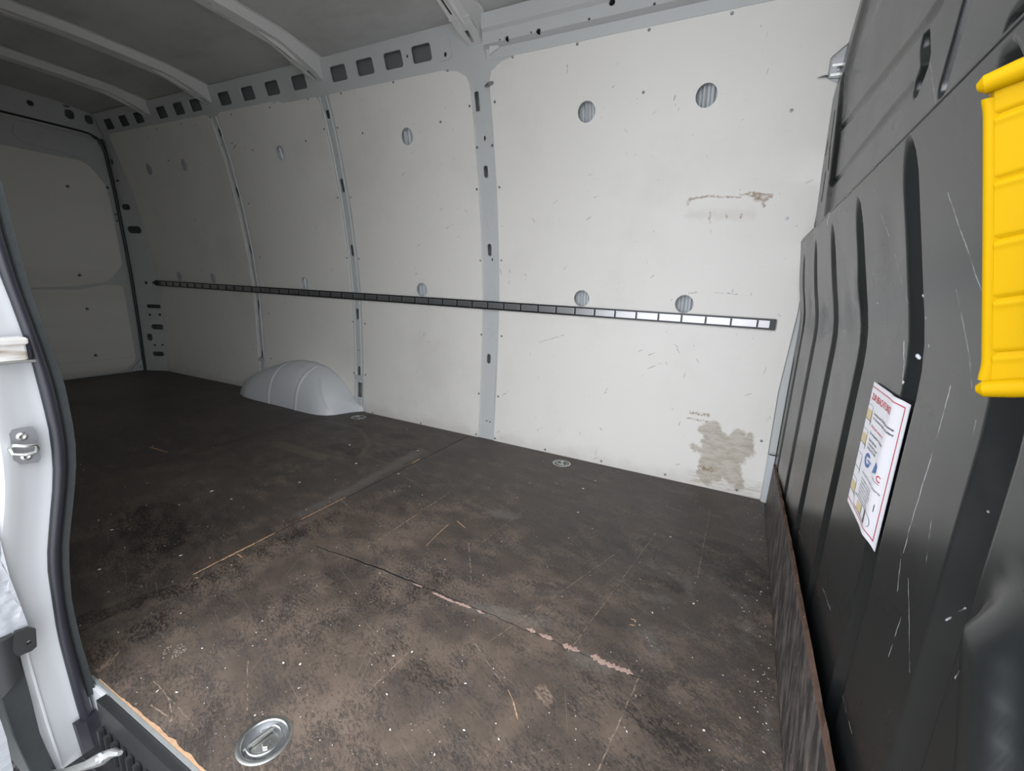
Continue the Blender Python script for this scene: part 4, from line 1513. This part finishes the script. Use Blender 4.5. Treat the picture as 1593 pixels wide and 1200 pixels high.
def tie(x, y, r, rot):
    t = empty('tie_down_ring', (x, y, 0))

    def L(p):
        ca, sa = math.cos(rot), math.sin(rot)
        return (x + (p[0] * ca - p[1] * sa) * r, y + (p[0] * sa + p[1] * ca) * r, p[2] * r)
    def M_(name, vf, mat):
        return mesh(name, [L(p) for p in vf[0]], vf[1], mat, t, smooth=True)
    M_('flange', lathe([(.80, .010), (.84, .045), (.93, .050), (1.0, .022), (1.0, .003), (.80, .003), (.80, .010)], 40, caps=(False, False)), M['steel'])
    M_('cup', lathe([(.82, .02), (.80, -.10), (.70, -.22), (.05, -.22)], 36, caps=(False, True)), M['dullsteel'])
    M_('base_plate', lathe([(.50, -.215), (.50, -.17), (.46, -.155), (.02, -.155)], 28), M['steel'])
    bmv, bmf = lathe([(.17, -.16), (.17, -.06), (.14, -.045), (.02, -.045)], 6)
    bb = mesh('bolt', [L((p[0] + .16, p[1] - .02, p[2])) for p in bmv], bmf, M['steel'], t)
    ringp = []
    for k in range(22):
        a = math.radians(-118 + 236 * k / 21)
        ringp.append(L((.58 * math.cos(a), .62 * math.sin(a), -.02)))
    ringp = [L((-.30, -.52, -.04))] + ringp + [L((-.30, .52, -.04))]
    tube('lashing_ring', ringp, .062 * r, M['steel'], t, 10)
    tube('hinge_pin', [L((-.26, -.70, -.06)), L((-.26, .66, -.06))], .058 * r, M['dullsteel'], t, 10)
    tube('hinge_sleeve', [L((-.26, -.40, -.05)), L((-.26, .42, -.05))], .098 * r, M['steel'], t, 12)
    return t


tr = [tie(*RINGS[0], math.radians(-8)), tie(*RINGS[1], math.radians(90)), tie(*RINGS[2], math.radians(80))]
for o, l_ in zip(tr, ('large round zinc tie-down ring sunk into the floor in the foreground',
                      'small round tie-down ring in the floor by the long white panel',
                      'small round tie-down ring in the floor just beside the wheel arch')):
    tag(o, l_, 'tie-down ring', 'tie-down rings in the floor')

# ------------------------------------------------------------------ KICK BOARD
kb = empty('kick_board', (.214, 1.35, 0))
tag(kb, 'dark worn plywood kick board standing along the foot of the black partition', 'kick board')
kys = zs(.34, 2.335, .035)
r_ = np.random.RandomState(5)


def ktop(y):
    return float(np.interp(y, [.34, .7, 1.1, 1.5, 2.335], [.290, .285, .272, .262, .222]))


loft('board', [[(.2075, y, 0.001), (.2115, y, ktop(y) - .002), (.2205, y, ktop(y) - .002), (.2165, y, 0.001)] for y in kys], M['kick'], kb, smooth=False)
loft('broken_top_edge', [[(.2110, y, ktop(y) - .004), (.2112, y, ktop(y) + .002 + r_.uniform(0, .005)), (.2200, y, ktop(y) + .002 + r_.uniform(0, .004)), (.2212, y, ktop(y) - .004)] for y in kys],
     M['kickedge'], kb, smooth=False)
kc_v, kc_f = cb_v, cb_f
cb_v, cb_f = [], []
for _ in range(16):
    y = r_.uniform(.5, 2.2)
    crumb(.2155, y, .0022 * r_.uniform(.4, 1), ktop(y) + .004)
tag(mesh('edge_crumbs', cb_v, cb_f, M['crumb'], kb), kind='stuff')

# ------------------------------------------------------------------ BULKHEAD
GV = []    # grooves: list of (polyline[(y,z)], half width, depth)
RIBS = [(2.37, .020, .10, .70), (2.235, .030, .05, 1.14), (1.905, .034, .05, 1.155), (1.572, .034, .04, 1.165), (1.237, .033, .03, 1.175), (.885, .034, .02, 1.195), (.600, .034, .02, 1.19)]


def capd(Y, Z, path):
    d = np.full(Y.shape, 9.)
    for (a, b) in zip(path[:-1], path[1:]):
        ab = (b[0] - a[0], b[1] - a[1])
        L2 = ab[0] ** 2 + ab[1] ** 2 + 1e-9
        t = np.clip(((Y - a[0]) * ab[0] + (Z - a[1]) * ab[1]) / L2, 0, 1)
        d = np.minimum(d, np.hypot(Y - a[0] - t * ab[0], Z - a[1] - t * ab[1]))
    return d


def lower_x(Y, Z):
    base = np.interp(Z, [-.05, .86, .90, .94, .98, 1.20, 1.235], [.240, .240, .2385, .234, .2265, .178, .170])
    base = base - .022 * smst(1.2, 2.4, Y) * smst(1.3, 1.0, Z) 
    x = base
    for y, hw, z0, z1 in RIBS:       # channels: sharp near lip, long slanting far flank
        end = np.clip(np.minimum((z1 + hw - Z) / (2.2 * hw), (Z - z0 + hw) / (2.2 * hw)), 0, 1)
        w_ = np.sqrt(np.maximum(1 - (1 - end) ** 2, 0))
        s_ = (Y - (y - hw)) / (2 * hw)
        s_ = .5 + (s_ - .5) / np.maximum(w_, .05)
        x = x + .036 * w_ * smst(-.04, .12, s_) * np.clip(1.04 - s_, 0, 1) ** .9 * (w_ > .02)
    # raised stamping low at the door side
    e = capd(Y, Z, [(.50, .700), (.45, .60), (.40, .42)])
    x = x - .022 * (1 - smst(.012, .05, e))
    # dents
    for (dy, dz, r_, a_) in ((1.75, .93, .05, .006), (1.42, .96, .06, -.005), (2.05, .97, .04, .005), (1.3, 1.02, .05, -.004), (1.0, 1.1, .06, .003), (.95, .5, .1, .003)):
        x = x + a_ * np.exp(-(((Y - dy) ** 2 + (Z - dz) ** 2) / r_ ** 2))
    return x


def upper_x(Y, Z):
    x = np.interp(Z, [1.15, 1.25, 1.5, 1.76, 1.80, 2.0, 2.3], [.232, .226, .212, .200, .203, .220, .248])
    x = x - .016 * smst(2.07, 2.13, Y)
    for path, hw, dp in UG:
        x = x + dp * (1 - smst(hw * .5, hw * 1.1, capd(Y, Z, path)))
    return x


def q(px, py, x=.205):
    p = on(px, py, 0, x)
    return (p[1], p[2])


UG = [([q(1428, 65), q(1426, 100), q(1413, 133)], .022, .014), ([q(1497, -25), q(1470, 60), q(1446, 133)], .020, .015), ([q(1583, -15), q(1558, 25), q(1541, 50)], .022, .015),
      ([q(1460, 0, .208), q(1430, 45, .208), q(1320, 185, .208), (2.10, q(1320, 185, .208)[1] + .02)], .013, .008), ([q(1410, 140, .21), q(1380, 175, .21), q(1312, 262, .21), (2.10, q(1312, 262, .21)[1] + .01)], .013, .007),
      ([q(1318, 118, .20), q(1312, 200, .215), q(1300, 285, .222)], .016, .012),
      ([(2.19, 1.67), (2.19, 1.56), (2.16, 1.48)], .014, .012), ([(2.23, 1.47), (2.25, 1.38)], .012, .010), ([(2.29, 1.60), (2.31, 1.56)], .009, .008)]


def grid_panel(name, ys, zz, fx, th, mat, parent):
    Y, Z = np.meshgrid(ys, zz, indexing='ij')
    X = fx(Y, Z)
    nY, nZ = Y.shape
    V = [(X[i, j], Y[i, j], Z[i, j]) for i in range(nY) for j in range(nZ)]
    F = []
    for i in range(nY - 1):
        for j in range(nZ - 1):
            a = i * nZ + j
            F.append((a, a + 1, a + nZ + 1, a + nZ))
    # back skin rim for thickness
    N = len(V)
    rim = [i * nZ for i in range(nY)] + [(nY - 1) * nZ + j for j in range(1, nZ)] + [i * nZ + nZ - 1 for i in range(nY - 2, -1, -1)] + [j for j in range(nZ - 2, 0, -1)]
    for k in rim:
        V.append((V[k][0] + th, V[k][1], V[k][2]))
    for a in range(len(rim)):
        b = (a + 1) % len(rim)
        F.append((rim[a], rim[b], N + b, N + a))
    return mesh(name, V, F, mat, parent, smooth='all', recalc=False)


bh = box('wall_right', (.30, .30, -.10), (.315, 2.5, 2.42), M['cavity'])
tag(bh, kind='structure')
ysL = np.concatenate([np.linspace(.30, 1.3, 300), np.linspace(1.304, 2.40, 260)])
zzL = np.concatenate([np.linspace(-.03, .84, 34), np.linspace(.85, 1.0, 16), np.linspace(1.01, 1.235, 44)])
lpn = grid_panel('lower_panel', ysL, zzL, lower_x, .012, M['bulk'], bh)
lpn['label'] = 'ribbed black lower half'
upn = grid_panel('upper_panel', np.concatenate([np.linspace(.30, .55, 40), np.linspace(.553, 1.25, 300), np.linspace(1.255, 2.42, 200)]), np.linspace(1.18, 2.26, 360), upper_x, .012, M['bulk'], bh)
upn['label'] = 'black upper half'
# folded top edge of the lower half
tube('folded_edge', [(.171 - .022 * float(smst(1.2, 2.4, np.array(y))) * float(smst(1.3, 1.0, np.array(1.235))), y, 1.236) for y in np.linspace(.30, 2.34, 30)], .0022, M['bulk'], bh, 6)
mesh('ledge', [(.170 - .022 * float(smst(1.2, 2.4, np.array(y))) * 0.06, y, 1.236) for y in np.linspace(.3, 2.4, 12)] + [(.235, y, 1.240) for y in np.linspace(.3, 2.4, 12)],
     [(i, i + 1, 12 + i + 1, 12 + i) for i in range(11)], M['bulk'], bh)

# yellow grab handle
yh = empty('grab_handle', (.155, .49, 1.05))
tag(yh, 'bright yellow plastic grab handle with horizontal grooves on the black partition', 'grab handle')
TL, BL = on(1537, 130, 1, .5), on(1535, 612, 1, .5)
ns = 180
secs, lips = [], []
GR = [183, 283, 375, 467, 551]
py0, py1 = 128.0, 612.0
for i in range(ns + 1):
    t = i / ns
    py = py0 + (py1 - py0) * t
    px = np.interp(py, [128, 180, 380, 560, 612], [1537, 1538, 1537, 1535, 1531])
    p = on(px, py, 1, .5)
    g_ = 0
    for gy in GR:
        g_ += math.exp(-((py - gy) / 4.0) ** 2) * .0022 - .0009 * math.exp(-((py - gy - 9) / 5.0) ** 2)
    e = max(0, 1 - (py - py0) / 12) ** 2 * .008 + max(0, 1 - (py1 - py) / 14) ** 2 * .008
    dx, dy = .894, -.447
    nx, ny = -.447, -.894         # outward normal of the gripping face (towards the door)
    o_ = -(g_ + e)
    base = Vector((p[0], p[1], p[2]))
    def P(a, b):
        return (base.x + dx * a + nx * b, base.y + dy * a + ny * b, base.z + a * .26 + 0)
    secs.append([P(.001, o_ - .004), P(.003, o_ - .001), P(.008, o_), P(.030, o_), P(.055, o_), P(.075, o_ - .006), P(.082, -.016), P(.082, -.030), P(.0, -.030), P(-.001, -.010)])
    lips.append(base)
loft('grip', secs, M['yellow'], yh)
# rolled rim strip along the outer edge
rim = []
for i in range(ns + 1):
    t = i / ns
    if t < .045 or t > .965:
        continue
    b = lips[i]
    w_ = .0038 * (1 + .25 * math.exp(-((t - .05) / .03) ** 2) + .4 * math.exp(-((t - .96) / .03) ** 2))
    rim.append([(b.x - w_ * math.cos(a) + .0020, b.y + .004 + .004 * math.sin(a), b.z) for a in np.linspace(-1.7, 1.7, 9)] + [(b.x + .02, b.y + .03, b.z), (b.x + .02, b.y + .0, b.z)])
loft('side_rim', rim, M['yellow'], yh)
for a_, sgn in ((lips[0], 1), (lips[-1], -1)):
    pts = [(a_.x - .0045, a_.y + .004, a_.z - sgn * .010), (a_.x - .0065, a_.y + .003, a_.z - sgn * .003), (a_.x - .002, a_.y - .002, a_.z + sgn * .001)]
    cen = Vector((a_.x - .0050, a_.y + .002, a_.z - sgn * .0055))
    tube('end_curl', [cen + Vector((k * .894, -k * .447, k * .26 + sgn * .003)) for k in (0, .004, .02, .04, .07)], [.003, .0068, .0078, .0078, .0075], M['yellow'], yh, 12)
box('handle_mount', (.185, .40, .99), (.245, .47, 1.12), M['blackplastic'], yh, bev=.005)

# ------------------------------------------------------------------ STICKER
SY0, SY1 = 1.074, .866      # far edge, near edge (y)
SZ1, SZ0 = .846, .596       # top, bottom
SW, SH = SY0 - SY1, SZ1 - SZ0
stk = empty('warning_sticker', (.236, (SY0 + SY1) / 2, (SZ0 + SZ1) / 2))
tag(stk, 'white notice sticker headed ZUR BEACHTUNG with a red border on the black partition', 'sticker')


def SP(u, v_, d=0.0):
    """u 0..1 from the far edge to the near edge, v 0..1 bottom to top"""
    y = SY0 - u * SW
    z_ = SZ0 + v_ * SH + .010 * (1 - u) * 0 - (.008 * u * 0)
    x = .2362 + .004 * smst(.62, 1.0, np.array(u)) - .0025 * math.exp(-((u - .72) / .10) ** 2)
    return (float(x) - d, y, z_)


N_ = 24
v_ = [SP(i / N_, j) for i in range(N_ + 1) for j in (0, 1)] + [SP(i / N_, j, -.0008) for i in range(N_ + 1) for j in (0, 1)]
f_ = [(2 * i, 2 * i + 1, 2 * i + 3, 2 * i + 2) for i in range(N_)] + [(2 * N_ + 2 + 2 * i, 2 * N_ + 4 + 2 * i, 2 * N_ + 5 + 2 * i, 2 * N_ + 3 + 2 * i) for i in range(N_)]
mesh('sheet', v_, f_, M['print_white'], stk, smooth='all')


def sprint(name, quads, mat, d=.0005):
    V, F = [], []
    for (u0, v0, u1, v1) in quads:
        k = max(1, int(abs(u1 - u0) / .04))
        b0 = len(V)
        for i in range(k + 1):
            uu = u0 + (u1 - u0) * i / k
            V += [SP(uu, v0, d), SP(uu, v1, d)]
        for i in range(k):
            F.append((b0 + 2 * i, b0 + 2 * i + 1, b0 + 2 * i + 3, b0 + 2 * i + 2))
    return mesh(name, V, F, mat, stk)


bw = .008
sprint('border', [(0, .962, .92, .962 + .007), (.915, .04, .915 + .014, .969), (0, .04, .92, .047)], M['print_red'])


def text(s, u, v_, h, mat, wmax=None, name='lettering'):
    cu = bpy.data.curves.new('lettering', 'FONT')
    cu.body = s
    cu.size = 1
    cu.offset = .018
    ob = bpy.data.objects.new('lettering_tmp', cu)
    COL.objects.link(ob)
    bpy.context.view_layer.update()
    me = bpy.data.meshes.new_from_object(ob.evaluated_get(bpy.context.evaluated_depsgraph_get()))
    co_ = [tuple(v.co) for v in me.vertices]
    fs = [tuple(p.vertices) for p in me.polygons]
    bpy.data.objects.remove(ob)
    bpy.data.curves.remove(cu)
    w_ = max(c[0] for c in co_)
    sx = h / SW * SH * .62
    if wmax:
        sx = wmax / w_
    return mesh(name, [SP(u + c[0] * sx, v_ + c[1] * h, .0006) for c in co_], fs, mat, stk)


text('ZUR BEACHTUNG!', .06, .875, .066, M['print_red'], .64, 'headline')
for s_, u, v_, w_, c_ in (('Ladung und Stückgut immer', .24, .785, .60, 'print_black'), ('an Trennwand anlegen und sichern!', .24, .752, .60, 'print_black'),
                          ('Nicht quer verzurren!', .24, .690, .40, 'print_red'), ('Zum sachgemäßen Transport', .24, .640, .45, 'print_black'),
                          ('Nach DIN EN', .26, .590, .26, 'print_black'), ('Vorschriften §22 und', .27, .560, .30, 'print_black'), ('Richtlinie VDI 2700', .27, .530, .28, 'print_black'),
                          ('Ladungssicherung im Transporter', .28, .340, .58, 'print_grey'),
                          ('Sperrbalken nur in die', .30, .296, .36, 'print_grey'), ('vorgesehenen Schienen', .30, .270, .36, 'print_grey'),
                          ('einsetzen und auf festen', .30, .244, .38, 'print_grey'), ('Sitz prüfen. Ladung am', .30, .218, .36, 'print_grey'), ('Boden formschlüssig', .30, .192, .32, 'print_grey'),
                          ('abstützen und verzurren', .30, .166, .38, 'print_grey')):
    text(s_, u, v_, .026, M[c_], w_)
# small pictograms of vans with tan loads down the far edge
for k, v0 in enumerate((.72, .53, .33, .13)):
    col = M['print_tan'] if k != 2 else M['print_white']
    sprint('pictogram_load', [(.02, v0, .17, v0 + .075)], col, .0006)
    sprint('pictogram_outline', [(.0, v0 - .006, .20, v0), (.17, v0, .178, v0 + .11), (.0, v0 + .11, .16, v0 + .113), (.175, v0 - .03, .185, v0)], M['print_black'], .0007)
sprint('pictogram_load', [(.34, .070, .50, .135)], M['print_tan'], .0006)
sprint('pictogram_outline', [(.22, .062, .62, .067), (.22, .150, .62, .155), (.22, .062, .226, .155), (.50, .067, .508, .150)], M['print_black'], .0007)
sprint('pictogram_wheel', [(.62, .060, .66, .160)], M['print_black'], .0007)
arc = [(.66 + .13 * math.cos(a), .11 + .052 * math.sin(a)) for a in np.linspace(-1.57, 1.57, 18)]
V, F = [], []
for i, (a, b) in enumerate(arc):
    V += [SP(a, b, .0007), SP(a + .008, b * 1.0 + .002, .0007)]
    if i:
        F.append((2 * i - 2, 2 * i - 1, 2 * i + 1, 2 * i))
mesh('pictogram_arc', V, F, M['print_black'], stk)
# two emblems: a blue broken disc and a blue wedge with a red letter
V, F = [], []
for i, a in enumerate(np.linspace(math.radians(50), math.radians(345), 30)):
    for rr_ in (.055, .105):
        V.append(SP(.36 + rr_ * math.cos(a) * .9, .455 + rr_ * .50 * math.sin(a), .0006))
    if i:
        F.append((2 * i - 2, 2 * i - 1, 2 * i + 1, 2 * i))
F.append(tuple(range(0, len(V), 2)))
mesh('blue_disc_emblem', V, F[:-1], M['print_blue'], stk)
sprint('disc_bar', [(.36, .452, .48, .464)], M['print_blue'])
mesh('blue_wedge_emblem', [SP(.56, .415, .0006), SP(.64, .52, .0006), SP(.70, .50, .0006), SP(.70, .450, .0006), SP(.62, .437, .0006)], [(0, 1, 2, 3, 4)], M['print_blue'], stk)
text('C', .73, .415, .060, M['print_red'], .075, 'emblem_letter')
sprint('emblem_underline', [(.60, .398, .80, .402)], M['print_black'])
sprint('pen_mark', [(.80, .21, .812, .262)], M['print_black'])
